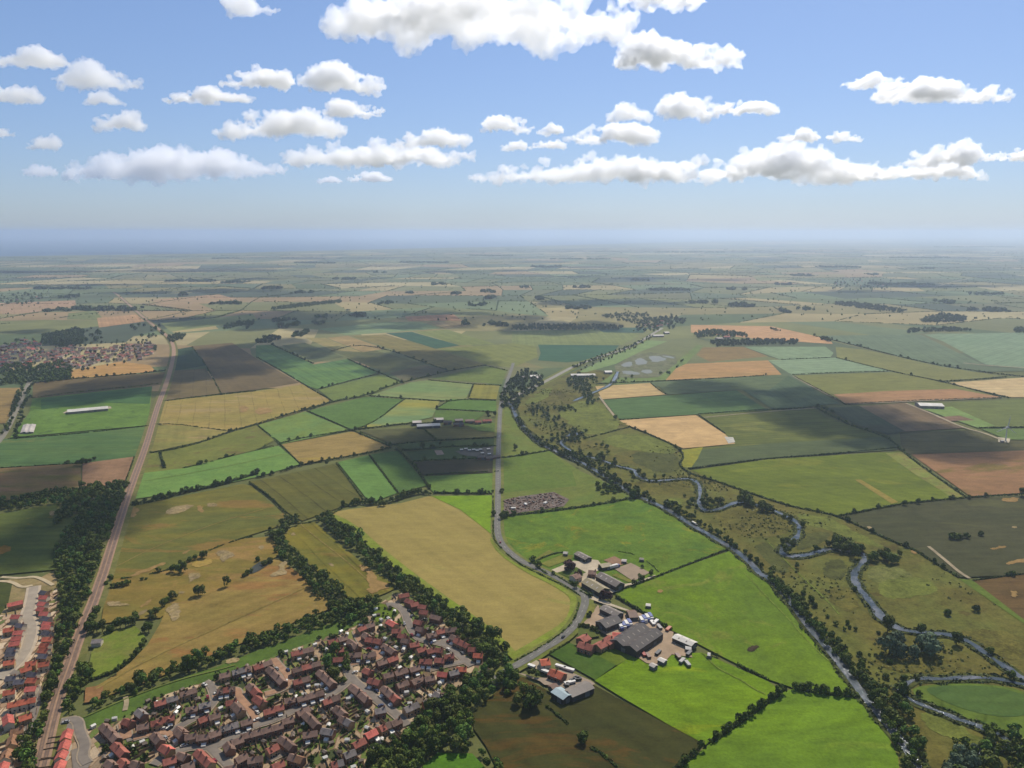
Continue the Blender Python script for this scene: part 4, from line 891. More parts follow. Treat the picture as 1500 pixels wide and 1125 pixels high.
    for (u, v, n, lab) in ((825, 933.5, 'black', "dark car driving on the road round the stubble bend"), (748, 980, 'black', "dark car on the road beside the roadside yard"), (733, 795, 'red', "red car on the straight road above the stubble bend"), (729.5, 690, 'grey', "grey car on the long straight road"), (731, 640, 'white', "white car far along the straight road")):
        x, y = ground_xy(u, v, .8); o = bpy.data.objects.new('car', cm[n]); COL.objects.link(o); o.location = (x, y, .8); o.rotation_euler = (0, 0, R(60) if v > 900 else R(92)); tag(o, lab, 'car')
# ------------------------------------------------------------------ far villages
def villages():
    me = {}
    for k in 'robgp':
        m = MB(); m.box(-7, 7, -4.5, 4.5, 0, 5.2, 0); roof_slopes(-7.3, 7.3, 4.5, 5.2, 8, .4, .2, 1, m); m.add([(-7,-4.5,5.2),(-7,4.5,5.2),(-7,0,8),(7,-4.5,5.2),(7,4.5,5.2),(7,0,8)], [(0,2,1),(3,4,5)], 0)
        q = m.mesh('cottage'); q.materials.append(HM[random.choice(['brick', 'buff', 'render'])]); q.materials.append(HM[k]); me[k] = q
    def place(poly, step, lab, grp, cols, prob=.8):
        P = scatter(gpts(poly), step, .4)
        for x, y in P:
            if random.random() > prob: continue
            o = bpy.data.objects.new('village_house', me[random.choice(cols)]); COL.objects.link(o); o.location = (x, y, 0); o.rotation_euler = (0, 0, random.uniform(0, 3.1)); o.scale = (random.uniform(.55, .95),) * 3; tag(o, lab, 'house', grp)
    place("-20,540 -20,512 0,506 40,498 62,505 64,520 50,537 20,544", 19, "small house in the crowded end of the far village", 'houses in the far village end', 'rrbgp', .75)
    place("60,532 64,518 100,508 150,512 222,502 230,512 215,527 150,531 110,542 64,544", 19, "small house in the far village by the railway", 'houses of the far village by the railway', 'rrbbg', .75)
    place("930,478 950,472 975,470 985,474 970,482 945,486", 42, "small house among trees of the village by the canal", 'houses of the canal village', 'rbgp', .7)
    place("0,440 60,434 60,440 0,446", 70, "tiny house on the far plain near the long belt", 'tiny houses far off', 'bgr', .6)
    place("1220,412 1240,408 1300,415 1290,424 1225,420", 90, "tiny house in the distant village beyond the copses", 'houses of the distant village', 'gbr', .6)
    place("1425,368 1500,366 1500,372 1430,372", 160, "pale speck of a building near the far horizon", 'far pale buildings', 'g', .5)
# ------------------------------------------------------------------ houses
def tile_mat(name, c):
    m, nt, b = newmat(name); N = NT(nt)
    oi = N.n('ShaderNodeObjectInfo')
    w = N.n('ShaderNodeTexWave', wave_type='BANDS', bands_direction='Y'); w.inputs['Scale'].default_value = 1.1; w.inputs['Distortion'].default_value = 1.5; N.put(w.inputs['Vector'], N.co)
    g = N.math('ADD', N.ramp(oi.outputs['Random'], 0, 1, .8, 1.2), N.ramp(N.noise(.9, 4, .7), .3, .7, -.22, .18))
    g = N.math('ADD', g, N.ramp(w.outputs['Fac'], 0, 1, -.07, .07))
    nt.links.new(N.gain(N.mix(N.ramp(N.noise(.35, 3), .45, .75), lit(c), lit(tuple(int(x * .8) for x in c))), g), b.inputs['Base Color']); b.inputs['Roughness'].default_value = .85
    return m
HM = {}
def house_mats():
    HM['r'] = tile_mat('terracotta_tiles', (172, 108, 96)); HM['b'] = tile_mat('brown_tiles', (146, 120, 110)); HM['g'] = tile_mat('slate_tiles', (146, 138, 138))
    HM['p'] = tile_mat('pink_red_tiles', (220, 122, 112)); HM['t'] = tile_mat('tan_tiles', (164, 124, 98)); HM['o'] = tile_mat('orange_tiles', (204, 114, 90)); HM['s'] = tile_mat('blue_slate_tiles', (112, 110, 122))
    HM['brick'] = tile_mat('brick', (152, 114, 96)); HM['buff'] = tile_mat('buff_brick', (198, 166, 130)); HM['render'] = plain_mat('pale_render', (226, 216, 200), .08)
    HM['glass'] = plain_mat('window_glass', (46, 52, 60), .1, .5, .15, .6); HM['frame'] = plain_mat('white_frame', (226, 226, 222), .05); HM['door'] = plain_mat('door_paint', (90, 70, 60), .3, 3)
    HM['cons'] = plain_mat('conservatory_white', (238, 238, 236), .05, 1, .4, .4)
SMALL = {}
def small_meshes():
    m = MB(); m.box(-.7, .7, -.05, .05, 0, 1.1, 0); m.box(-.58, .58, -.08, -.05, .1, 1.0, 1); SMALL['window'] = m.mesh('window')
    m = MB(); m.box(-.5, .5, -.05, .05, 0, 2.1, 0); SMALL['door'] = m.mesh('door'); 
    m = MB(); m.box(-.45, .45, -.35, .35, -.6, 1.3); m.tube((-.2, 0, 1.3), (-.2, 0, 1.65), .13, .11, 6); m.tube((.2, 0, 1.3), (.2, 0, 1.65), .13, .11, 6); SMALL['chimney'] = m.mesh('chimney')
    m = MB(); m.box(-1.7, 1.7, -1.6, 1.4, 0, 2.1); m.add([(-1.8,-1.7,2.1),(1.8,-1.7,2.1),(1.8,1.4,3.0),(-1.8,1.4,3.0),(-1.8,1.4,2.1),(1.8,1.4,2.1)], [(0,1,2,3),(0,4,5,1),(1,5,2),(0,3,4),(3,2,5,4)]); SMALL['conservatory'] = m.mesh('conservatory')
    for k, mm in (('window', ('frame', 'glass')), ('door', ('door',)), ('chimney', ('brick',)), ('conservatory', ('cons',))):
        for q in mm: SMALL[k].materials.append(HM[q])
RECTS = []
def roof_slopes(x0, x1, w, ez, rz, over=.35, th=.22, mi=0, m=None):
    m = m or MB(); sl = (rz - ez) / w; lo = ez - sl * over
    for s in (1, -1):
        a = [(x0, s * (w + over), lo), (x1, s * (w + over), lo), (x1, 0, rz), (x0, 0, rz)]; b = [(x, y, z + th) for x, y, z in a]
        f = [(0,1,2,3),(7,6,5,4),(0,4,5,1),(1,5,6,2),(2,6,7,3),(3,7,4,0)]
        m.add(a + b, f if s > 0 else [q[::-1] for q in f], mi)
    return m
def house(p0, p1, cols, label, name='house', w=8.2, eave=4.0, ridge=5.8, wall=None, detail=True, zr=None, group=None, cat='house', gab=0, cons=True, ext=0.0):
    a = np.array(ground_xy(*p0, zr or ridge)); b = np.array(ground_xy(*p1, zr or ridge)); d = b - a; L = float(np.linalg.norm(d)) + ext; c = (a + b) / 2
    L = max(L, 6.5); rz = math.atan2(d[1], d[0]); n = len(cols)
    e = empty(name, (c[0], c[1], 0), rz); tag(e, label, cat, group)
    hw = w / 2
    RECTS.append((c[0], c[1], rz, L / 2 + 1.0, hw + 1.0))
    m = MB(); x0, x1 = -L / 2, L / 2
    m.add([(x0,-hw,0),(x1,-hw,0),(x1,hw,0),(x0,hw,0),(x0,-hw,eave),(x1,-hw,eave),(x1,hw,eave),(x0,hw,eave),(x0,0,ridge-.02),(x1,0,ridge-.02)],
          [(0,1,5,4),(2,3,7,6),(1,2,6,9,5),(3,0,4,8,7),(4,5,9,8),(6,7,8,9),(3,2,1,0)])
    m.build('wall', wall or HM[random.choice(['brick', 'brick', 'brick', 'buff'])], e)
    u = L / n; front = -1 if math.cos(rz) > 0 else 1
    for i, k in enumerate(cols):
        q0, q1 = x0 + i * u, x0 + (i + 1) * u
        dz = (i % 2) * .18 if n > 1 else 0
        r = roof_slopes(q0 - (.3 if i == 0 else 0), q1 + (.3 if i == n - 1 else 0), hw, eave, ridge + dz)
        ro = r.build('roof', HM[k], e)
        if detail and (i % 2 == 0 or n == 1) and k != 'p':
            ch = link('chimney', SMALL['chimney'], (), ro); ch.location = (q0 + .5 if i else q1 - .6, 0, ridge + dz)
        if gab and i % 2 == 0:
            g = roof_slopes(-hw * .9, 0, u * .26, eave + .2, ridge - .5, over=.2)
            go = g.build('gable_roof', HM[k], e); go.rotation_euler = (0, 0, R(90)); go.location = ((q0 + q1) / 2, front * 0, 0)
            if front > 0: go.rotation_euler = (0, 0, R(-90))
        if detail:
            for z, sx in ((2.6, -.22), (.8, .22)):
                wo = link('window', SMALL['window'], (), e); wo.location = ((q0 + q1) / 2 + sx * u, front * (hw + .06), z)
                if front > 0: wo.rotation_euler = (0, 0, math.pi)
            do = link('door', SMALL['door'], (), e); do.location = ((q0 + q1) / 2 - .24 * u, front * (hw + .06), 0.02)
            if front > 0: do.rotation_euler = (0, 0, math.pi)
            if cons and random.random() < .3:
                co = link('conservatory', SMALL['conservatory'], (), e); co.location = ((q0 + q1) / 2 + .1 * u, front * (hw + 1.15), 0); co.scale = (.75, .7, .8)
                if front > 0: co.rotation_euler = (0, 0, math.pi)
    return e
ROWS = {  # row phrase: [(crop, x0, y0, x1, y1, colours, gables)]
 "along the lane below the long green strip": [(Z11,995,330,1105,300,'r',0),(Z8,25,418,110,395,'g',0),(Z8,130,375,275,330,'bb',1),(Z8,475,215,550,198,'b',0),(Z8,572,190,735,145,'ggb',1),(Z8,752,150,910,95,'rb',0),(Z8,1072,32,1265,-15,'rb',0)],
 "of the second row below the green strip": [(Z11,480,540,628,690,'bbb',0),(Z11,830,395,895,450,'g',0),(Z11,835,560,925,542,'b',0),(Z11,970,522,1070,500,'r',1),(Z11,1090,482,1180,460,'r',1),(Z8,195,500,272,485,'b',1),(Z8,290,472,395,445,'g',1),(Z8,445,345,605,318,'brb',1),(Z8,720,290,800,372,'br',0),(Z8,885,150,1015,275,'bbb',0),(Z8,1080,172,1320,105,'brb',0)],
 "around the brick paved court": [(Z8,540,442,600,430,'r',0),(Z8,592,452,660,520,'b',0),(Z8,770,395,845,450,'r',0),(Z8,850,520,925,500,'r',0),(Z8,935,490,995,475,'r',0),(Z8,1022,425,1105,408,'b',1),(Z8,1120,415,1350,350,'bbb',0),(Z8,1090,272,1235,232,'rb',0),(Z8,1310,178,1435,290,'bbb',0)],
 "north of the long curving street": [(Z8,300,590,368,562,'r',0),(Z8,385,566,465,540,'b',0),(Z8,110,655,175,705,'b',0),(Z8,190,728,268,715,'b',0),(Z8,282,735,375,722,'b',0),(Z8,385,715,465,688,'b',0),(Z8,475,662,630,618,'gggg',1),(Z8,648,615,742,588,'b',0)],
 "south of the long curving street": [(Z8,535,785,565,845,'b',0),(Z8,580,775,655,748,'b',0),(Z8,662,722,735,702,'b',0),(Z8,745,702,805,685,'b',0),(Z8,822,682,905,655,'b',0),(Z8,912,655,1000,630,'b',0),(Z8,1015,595,1080,580,'b',0),(Z8,1120,535,1225,490,'bb',0),(Z8,1195,535,1300,640,'bb',0),(Z8,1340,442,1480,390,'rb',0)],
 "in the gardens at the lowest estate edge": [(Z8,280,850,400,965,'rrr',0),(Z8,870,850,960,805,'rr',1),(Z8,985,738,1095,822,'bb',0),(Z8,1170,715,1300,692,'bb',0),(Z8,1330,672,1440,690,'g',0),(Z8,1060,890,1180,925,'bt',0),(Z8,615,925,690,888,'b',0),(Z8,705,925,840,905,'bb',0),(Z8,915,985,1010,945,'r',0),(Z8,120,875,200,905,'b',0),(Z8,0,942,95,915,'r',0),(Z8,0,815,60,850,'p',0),(Z8,160,985,240,960,'b',0),(Z8,520,1000,600,985,'b',0)],
 "between the parking court and the railway": [(Z11,595,730,702,835,'rr',0),(Z11,990,630,1060,712,'bb',0),(Z11,1070,752,1150,805,'r',0),(Z11,655,890,722,950,'r',0),(Z11,770,915,855,945,'b',0),(Z11,700,498,762,520,'r',0),(Z11,1090,905,1190,880,'r',0),(Z11,520,905,600,960,'b',0),(Z11,1225,590,1290,650,'b',0)],
 "down the street that meets the main close": [(Z10,205,310,285,375,'b',0),(Z10,290,380,360,445,'b',0),(Z10,490,325,615,440,'bbr',0),(Z10,70,500,150,570,'bb',0),(Z10,110,590,210,645,'bg',0),(Z10,0,430,110,405,'bb',0),(Z10,430,530,490,518,'g',0)],
 "on the short lane in the middle of the estate": [(Z10,320,170,385,195,'r',0),(Z10,358,258,465,285,'rr',0),(Z10,430,118,515,90,'b',0),(Z10,520,90,610,58,'r',0),(Z10,490,225,572,205,'b',0),(Z10,585,205,700,168,'bb',0),(Z10,715,172,805,145,'b',0)],
 "in the row facing the dark wood": [(Z10,605,312,705,278,'bb',0),(Z10,735,285,832,240,'b',1),(Z10,850,252,940,235,'b',0),(Z10,670,525,795,470,'gg',0),(Z10,840,465,925,440,'g',0),(Z10,945,375,1000,415,'g',0),(Z10,1020,395,1085,368,'b',0)],
 "along the lower edge beside the wood": [(Z10,570,640,625,615,'b',0),(Z10,450,692,555,640,'rb',1),(Z10,328,755,425,705,'pp',0),(Z10,218,838,325,785,'rr',0),(Z10,140,925,240,885,'gg',0),(Z10,30,1005,135,975,'rg',0)],
 "in the top row against the tall tree belt": [(Z6,620,128,712,110,'r',0),(Z6,690,158,760,185,'rr',0),(Z6,728,205,790,190,'r',0),(Z6,800,212,868,222,'r',0),(Z6,818,262,875,268,'r',0),(Z6,905,298,1000,322,'b',0),(Z6,1090,478,1140,500,'b',0),(Z6,1120,508,1240,565,'rrr',0),(Z6,1240,588,1312,592,'r',0),(Z6,1280,640,1365,645,'o',0)],
 "inside the upper close beyond the lawn": [(Z6,530,345,600,382,'p',0),(Z6,568,430,640,428,'r',0),(Z6,628,468,690,482,'r',0),(Z6,655,508,722,522,'b',0),(Z6,760,345,835,362,'r',0),(Z6,780,405,850,425,'b',0),(Z6,870,475,952,455,'b',1),(Z6,960,440,1020,425,'r',0),(Z6,1030,425,1135,415,'bb',0)],
 "in the middle of the upper close": [(Z6,720,555,800,542,'r',0),(Z6,788,602,850,582,'r',0),(Z6,865,612,945,590,'r',0),(Z6,942,592,1000,598,'r',0),(Z6,808,692,920,698,'rr',1),(Z6,948,682,1022,688,'r',0),(Z6,1022,655,1110,645,'r',1),(Z6,965,802,1055,812,'p',0),(Z6,1070,802,1140,785,'g',0),(Z6,1130,762,1222,762,'o',0)],
 "around the tiled court under the green": [(Z6,260,422,325,395,'r',0),(Z6,330,392,405,368,'b',0),(Z6,318,455,360,490,'b',0),(Z6,340,502,410,512,'r',0),(Z6,415,512,485,530,'r',0),(Z6,490,555,590,620,'bb',1),(Z6,188,515,270,580,'b',1),(Z6,0,532,85,508,'r',0),(Z6,90,508,170,485,'b',0),(Z6,48,602,140,588,'r',0),(Z6,45,682,160,672,'r',0),(Z6,185,642,295,635,'bb',1),(Z6,305,652,420,628,'bb',1)],
 "in the row of new houses beside the railway wood": [(Z7,238,98,268,104,'s',0),(Z7,236,128,270,128,'p',0),(Z7,230,163,262,167,'p',0),(Z7,222,192,258,198,'p',0),(Z7,238,222,276,222,'p',0),(Z7,250,248,284,254,'s',0),(Z7,255,278,292,282,'p',0),(Z7,250,300,290,300,'p',0),(Z7,255,330,292,336,'s',0),(Z7,256,370,292,368,'o',0),(Z7,240,403,280,405,'o',0),(Z7,232,433,274,436,'o',0),(Z7,232,465,274,467,'s',0),(Z7,222,518,284,508,'o',0)],
 "on the inner side of the new estate road": [(Z7,40,175,132,155,'pp',0),(Z7,72,240,112,240,'p',0),(Z7,98,288,136,292,'s',0),(Z7,30,318,66,312,'o',0),(Z7,90,332,124,330,'p',0),(Z7,78,366,114,362,'p',0),(Z7,64,398,102,392,'p',0),(Z7,50,430,92,430,'s',0),(Z7,40,456,84,452,'s',0),(Z7,28,508,76,500,'o',0)],
 "at the older end of the new estate": [(Z7,156,512,200,505,'o',0),(Z7,122,550,170,535,'o',0),(Z7,172,570,208,572,'s',0),(Z7,164,605,208,605,'o',0),(Z7,156,656,202,652,'p',0),(Z7,44,595,86,593,'s',0),(Z7,92,615,134,612,'s',0),(Z7,22,680,82,668,'o',0),(Z7,40,752,208,715,'ooo',0),(Z7,122,825,164,812,'o',0),(Z7,40,812,50,862,'p',0),(Z7,66,905,130,890,'t',0),(Z7,76,930,62,985,'t',0),(Z7,48,1010,26,1065,'t',0),(Z7,22,1085,4,1130,'p',0)],
 "in the stepped pink terrace by the railway": [(Z7,392,895,374,950,'pp',0),(Z7,380,958,360,1010,'pp',0),(Z7,364,1018,340,1062,'pp',0),(Z7,352,1075,330,1130,'pp',0)],
}
CN = dict(r='red', b='brown', g='grey', p='pinkish red', t='tan', o='orange red', s='slate')
def houses():
    house_mats(); small_meshes()
    for row, L in ROWS.items():
        for i, (o, x0, y0, x1, y1, cols, gab) in enumerate(L):
            p0 = (o[0] + x0 / o[2], o[1] + y0 / o[2]); p1 = (o[0] + x1 / o[2], o[1] + y1 / o[2])
            names = []
            for k in cols:
                if CN[k] not in names: names.append(CN[k])
            form = 'detached house' if len(cols) == 1 else ('semi-detached pair' if len(cols) == 2 else 'terrace')
            lab = f"{' and '.join(names)} roofed {form}, {nth(i)} {row}"
            new = o is Z7
            house(p0, p1, cols, lab, name='house' if len(cols) == 1 else ('terraced_houses' if len(cols) > 2 else 'semi_detached_houses'), w=5.6 if new else 5.6, wall=(HM['render'] if i % 3 else HM['buff']) if new else None, detail=p0[1] > 905, gab=gab, cons=not new, ext=-.6)
# ------------------------------------------------------------------ housing estate ground, streets, cars, gardens
STREETS = {"street rising to the turning head by the tree belt": ("566,887 573,886 583,888 593,897 597,910 602,923 611,935 623,940 640,942 657,947 668,957 680,968 692,976", 6.0),
 "side arm against the tall tree belt": ("646,943 654,936 661,927", 5), "side arm below the upper close": ("680,970 655,975 628,982", 5),
 "street running down to the dark wood": ("508,974 511,988 518,998 535,1012 553,1027 567,1037 583,1050 597,1064", 6.2), "short stub between the brown terraces": ("541,1013 558,1005", 5.5),
 "long curving street through the estate": ("513,996 497,1011 479,1022 456,1029 430,1042 396,1058 375,1063 347,1078 323,1092 309,1097 288,1094 266,1099 240,1110 225,1122", 6.2),
 "spur down from the curving street": ("309,1097 323,1111 337,1124 345,1140", 6), "street toward the parking court": ("256,1086 246,1074 234,1074 212,1078 195,1083", 5.5),
 "lane rising to the green strip": ("248,1074 275,1058 300,1045 308,1036 316,1026 312,1012 308,1003 300,1000", 5.5), "brick paved court": ("312,1023 330,1016 347,1009 351,1023 365,1037 372,1050 377,1061", 5.5),
 "upper brick paved court": ("400,966 411,979 422,990 424,1004 405,1014 388,1018", 5.5), "tiled court under the green": ("521,925 528,941 538,950 553,953 558,963 545,968 530,970 510,975", 5.2),
 "drive behind the pink terrace": ("89,1058 114,1053 117,1075 126,1092 120,1110 128,1120", 6), "parking court of the estate": ("181,1060 186,1083", 7), "lowest lane of the estate": ("392,1115 415,1104 428,1095", 5.2)}
NEWROAD = "50,860 46,885 39,905 47,918 43,941 33,964 15,982 -4,996"
def estate_mat(name, cols, scale, rot=R(22)):
    m, nt, b = newmat(name); N = NT(nt)
    mp = N.n('ShaderNodeMapping'); N.put(mp.inputs['Vector'], N.co); mp.inputs['Rotation'].default_value = (0, 0, -rot); mp.inputs['Scale'].default_value = (1 / scale, .5 / scale, .01)
    v = N.n('ShaderNodeTexVoronoi'); v.inputs['Scale'].default_value = 1; N.put(v.inputs['Vector'], mp.outputs[0])
    sp = N.n('ShaderNodeSeparateColor'); N.put(sp.inputs[0], v.outputs['Color'])
    rp = N.n('ShaderNodeValToRGB'); rp.color_ramp.interpolation = 'CONSTANT'; N.put(rp.inputs[0], sp.outputs[0])
    el = rp.color_ramp.elements
    for i, (p, c) in enumerate(cols):
        e = el[0] if i == 0 else (el[1] if i == 1 else el.new(p)); e.position = p; e.color = (*lit(c), 1)
    v2 = N.n('ShaderNodeTexVoronoi', feature='DISTANCE_TO_EDGE'); v2.inputs['Scale'].default_value = 1; N.put(v2.inputs['Vector'], mp.outputs[0])
    col = N.mix(N.ramp(v2.outputs['Distance'], .02, .05, 1, 0), rp.outputs[0], lit((132, 108, 84)))
    nt.links.new(N.gain(col, N.ramp(N.noise(.8, 4, .7), .25, .75, .7, 1.3)), b.inputs['Base Color']); b.inputs['Roughness'].default_value = .95
    return m
CARCOL = [("white", (236,236,236)), ("silver", (176,178,182)), ("black", (34,34,38)), ("red", (150,36,32)), ("blue", (52,74,120)), ("grey", (96,98,102))]
def car_mesh(col):
    m = MB(); y = .88
    prof = [(-2.1,.35),(-2.1,.82),(-1.95,.95),(1.1,.98),(2.0,.8),(2.12,.6),(2.1,.35)]
    n = len(prof); m.add([(x,-y,z) for x, z in prof] + [(x,y,z) for x, z in prof], [tuple(range(n))] + [tuple(range(n, 2*n))[::-1]] + [(i, n+i, n+(i+1)%n, (i+1)%n) for i in range(n)], 0)
    m.add([(-1.75,-.8,.94),(1.0,-.8,.96),(1.0,.8,.96),(-1.75,.8,.94),(-1.35,-.66,1.42),(.3,-.66,1.45),(.3,.66,1.45),(-1.35,.66,1.42)], [(0,1,5,4),(1,2,6,5),(2,3,7,6),(3,0,4,7)], 1)
    m.add([(-1.35,-.66,1.43),(.3,-.66,1.46),(.3,.66,1.46),(-1.35,.66,1.43)], [(0,1,2,3)], 0)
    for x in (-1.3, 1.3):
        for s in (-1, 1): m.tube((x, s * .7, .32), (x, s * .92, .32), .32, .32, 10, 2)
    me = m.mesh('car'); me.materials.append(plain_mat('car_paint', col, .03, .5, .3, .5)); me.materials.append(HM['glass']); me.materials.append(plain_mat('tyre', (26,26,26), .1)); return me
def estate():
    base = estate_mat('gardens', [(0, (98,124,56)), (.30, (84,108,48)), (.44, (172,152,128)), (.6, (126,136,70)), (.70, (196,176,150)), (.82, (120,104,88)), (.9, (66,82,44))], 5.2)
    nb = estate_mat('new_plots', [(0, (206,184,158)), (.3, (190,166,142)), (.5, (120,130,70)), (.62, (214,196,174)), (.8, (96,116,58)), (.9, (170,144,120))], 6.5, R(-10))
    sheet('estate_ground', "100,1180 112,1125 122,1066 182,1050 228,1022 322,992 400,962 469,936 500,925 527,915 537,893 557,884 580,868 600,870 640,900 672,935 700,962 722,985 712,990 690,992 665,1012 640,1032 612,1060 600,1066 575,1086 545,1106 540,1180", base, z=.12)
    sheet('estate_ground', "66,1180 78,1125 88,1070 90,1052 112,1048 124,1066 150,1110 150,1180", estate_mat('terrace_plots', [(0, (170,150,128)), (.4, (150,132,112)), (.7, (104,116,60)), (.85, (190,172,150))], 6), z=.14)
    sheet('estate_ground', "-60,1180 -60,868 20,862 45,858 84,862 84,880 80,920 76,960 62,1000 56,1040 40,1085 22,1125 10,1180", nb, z=.16)
    asp = plain_mat('estate_asphalt', (142, 134, 128), .12, .5); pav = plain_mat('estate_pavement', (172, 158, 142), .12, .5); brickp = plain_mat('block_paving', (184, 146, 120), .15, 1.0)
    tree_ok = []
    car_me = {n: car_mesh(c) for n, c in CARCOL}; used = {}
    allP = []
    for nm, (s, w) in STREETS.items():
        pv = 'court' in nm
        ribbon('estate_pavement', s, w * .86 + 2.0, pav, z=.62, it=2)
        _, P = ribbon('estate_street', s, w * .86, brickp if pv else asp, z=.78, it=2); allP.append((P, w / 2 + 2))
        d = np.concatenate([[0], np.cumsum(np.linalg.norm(np.diff(P, axis=0), axis=1))])
        spots = np.arange(4, d[-1] - 3, 9.5) + RNG.uniform(-2, 2, len(np.arange(4, d[-1] - 3, 9.5)))
        seq = {}
        for q in spots:
            if RNG.uniform() < .42: continue
            x, y = np.interp(q, d, P[:, 0]), np.interp(q, d, P[:, 1]); x2, y2 = np.interp(q + 1, d, P[:, 0]), np.interp(q + 1, d, P[:, 1])
            a = math.atan2(y2 - y, x2 - x); s_ = random.choice((-1, 1)); off = w / 2 + random.uniform(-.6, 1.8); cn = random.choices([c[0] for c in CARCOL], (4, 3, 2, 1.5, 1.5, 2))[0]
            o = bpy.data.objects.new('parked_car', car_me[cn]); COL.objects.link(o); o.location = (x - math.sin(a) * off * s_, y + math.cos(a) * off * s_, .8); o.rotation_euler = (0, 0, a + random.choice((0, math.pi, 1.57)) + random.uniform(-.1, .1))
            k = seq.get(cn, 0); seq[cn] = k + 1
            tag(o, f"{nth(k)} {cn} car down the {nm}", 'car', 'cars parked in the housing estate')
    ribbon('estate_pavement', NEWROAD, 11, plain_mat('pale_concrete', (204, 190, 172), .08), z=.62); ribbon('estate_street', NEWROAD, 7, plain_mat('new_asphalt', (178, 168, 156), .1), z=.78)
    P = path_pts(NEWROAD); allP.append((P, 6))
    ribbon('estate_street', "0,982 20,985 40,1000 58,1010 50,1050 30,1090", 5, asp, z=.76)
    for s in ("-30,852 0,852 18,853 32,862 48,858", "2,846 30,848 50,845 64,850 78,858"): ribbon('path', s, 3.5, plain_mat('sandy_track', (206,190,160), .1), z=.6)
    sheet('car_park', "104,1100 124,1093 134,1118 120,1140 108,1140", asp, z=.5); sheet('car_park', "178,1056 188,1060 196,1085 186,1088", asp, z=.5); sheet('car_park', "88,1056 112,1049 118,1060 96,1075 88,1070", asp, z=.5)
    # uncountable shrubs and small trees in the gardens
    poly = gpts("100,1180 112,1125 122,1066 182,1050 228,1022 322,992 400,962 469,936 527,915 540,893 585,872 640,900 700,962 715,992 665,1012 612,1060 545,1106 540,1180")
    P = scatter(poly, 5.0, .48); keep = np.ones(len(P), bool)
    for Q, w in allP:
        for k in range(0, len(Q)): keep &= np.linalg.norm(P - Q[k], axis=1) > w + 1.5
    for cx, cy, rz, hx, hy in RECTS:
        dx, dy = P[:, 0] - cx, P[:, 1] - cy; lx = dx * math.cos(rz) + dy * math.sin(rz); ly = -dx * math.sin(rz) + dy * math.cos(rz)
        keep &= ~((abs(lx) < hx + .6) & (abs(ly) < hy + .6))
    P = P[keep]; P = P[RNG.uniform(size=len(P)) < .85]
    Rr = RNG.choice([.8, 1.1, 1.4, 1.9, 2.6], len(P), p=[.3, .28, .22, .13, .07])
    tag(link('garden_shrubs', mass_mesh('garden_shrubs', P, Rr, n=55, leaf=.26, hs=1.7), LEAFH), kind='stuff')
    # low fences between the back gardens: too many to count, one object
    fm = MB(); fm2 = []
    for cx, cy, rz, hx, hy in RECTS:
        c_, s_ = math.cos(rz), math.sin(rz); n = max(1, int(hx * 2 / 5.2))
        for sg in (-1, 1):
            Lg = random.uniform(6, 10)
            for i in range(n + 1):
                lx = -hx + i * (2 * hx / n); a0 = np.array([cx + c_ * lx - s_ * sg * (hy + .4), cy + s_ * lx + c_ * sg * (hy + .4)]); a1 = np.array([cx + c_ * lx - s_ * sg * (hy + Lg), cy + s_ * lx + c_ * sg * (hy + Lg)])
                if any(np.min(np.linalg.norm(Q - a1, axis=1)) < w + 1 or np.min(np.linalg.norm(Q - (a0 + a1) / 2, axis=1)) < w for Q, w in allP): continue
                px, py = c_ * .06, s_ * .06
                fm.add([(a0[0]-px,a0[1]-py,0),(a1[0]-px,a1[1]-py,0),(a1[0]+px,a1[1]+py,0),(a0[0]+px,a0[1]+py,0),(a0[0]-px,a0[1]-py,1.6),(a1[0]-px,a1[1]-py,1.6),(a1[0]+px,a1[1]+py,1.6),(a0[0]+px,a0[1]+py,1.6)], [(4,5,6,7),(0,1,5,4),(1,2,6,5),(2,3,7,6),(3,0,4,7)])
    tag(fm.build('garden_fences', plain_mat('fence_wood', (176, 150, 124), .25, 2)), kind='stuff')
    # sheds and greenhouses
    wood = plain_mat('shed_wood', (150, 120, 92), .2); white = HM['cons']
    m = MB(); m.box(-1.4, 1.4, -1.1, 1.1, 0, 1.9, 0); roof_slopes(-1.5, 1.5, 1.1, 1.9, 2.5, .12, .08, 1, m); m.add([(-1.4,-1.1,1.9),(-1.4,1.1,1.9),(-1.4,0,2.5),(1.4,-1.1,1.9),(1.4,1.1,1.9),(1.4,0,2.5)], [(0,2,1),(3,4,5)], 0); m.box(-.4, .4, -1.16, -1.1, .05, 1.7, 2)
    sm = m.mesh('garden_shed'); [sm.materials.append(q) for q in (wood, tile_mat('felt', (140,128,120)), HM['door'])]
    wm = sm.copy(); wm.materials.clear(); [wm.materials.append(q) for q in (white, white, HM['glass'])]
    S = scatter(poly, 9, .5); keep = np.ones(len(S), bool)
    for Q, w in allP:
        for k in range(len(Q)): keep &= np.linalg.norm(S - Q[k], axis=1) > w + 2
    for cx, cy, rz, hx, hy in RECTS:
        dx, dy = S[:, 0] - cx, S[:, 1] - cy; lx = dx * math.cos(rz) + dy * math.sin(rz); ly = -dx * math.sin(rz) + dy * math.cos(rz)
        keep &= ~((abs(lx) < hx + 1.5) & (abs(ly) < hy + 1.5))
    S = S[keep]; idx = RNG.permutation(len(S))[:150]
    for i in idx:
        w = RNG.uniform() < .5
        o = bpy.data.objects.new('greenhouse' if w else 'garden_shed', wm if w else sm); COL.objects.link(o); o.location = (S[i][0], S[i][1], 0); o.rotation_euler = (0, 0, RNG.uniform(0, 3)); o.scale = (1.0, 1, 1)
        tag(o, "small white greenhouse in a garden of the brick estate" if w else "small brown shed in a garden of the brick estate", 'greenhouse' if w else 'shed', 'small white garden greenhouses' if w else 'brown garden sheds')
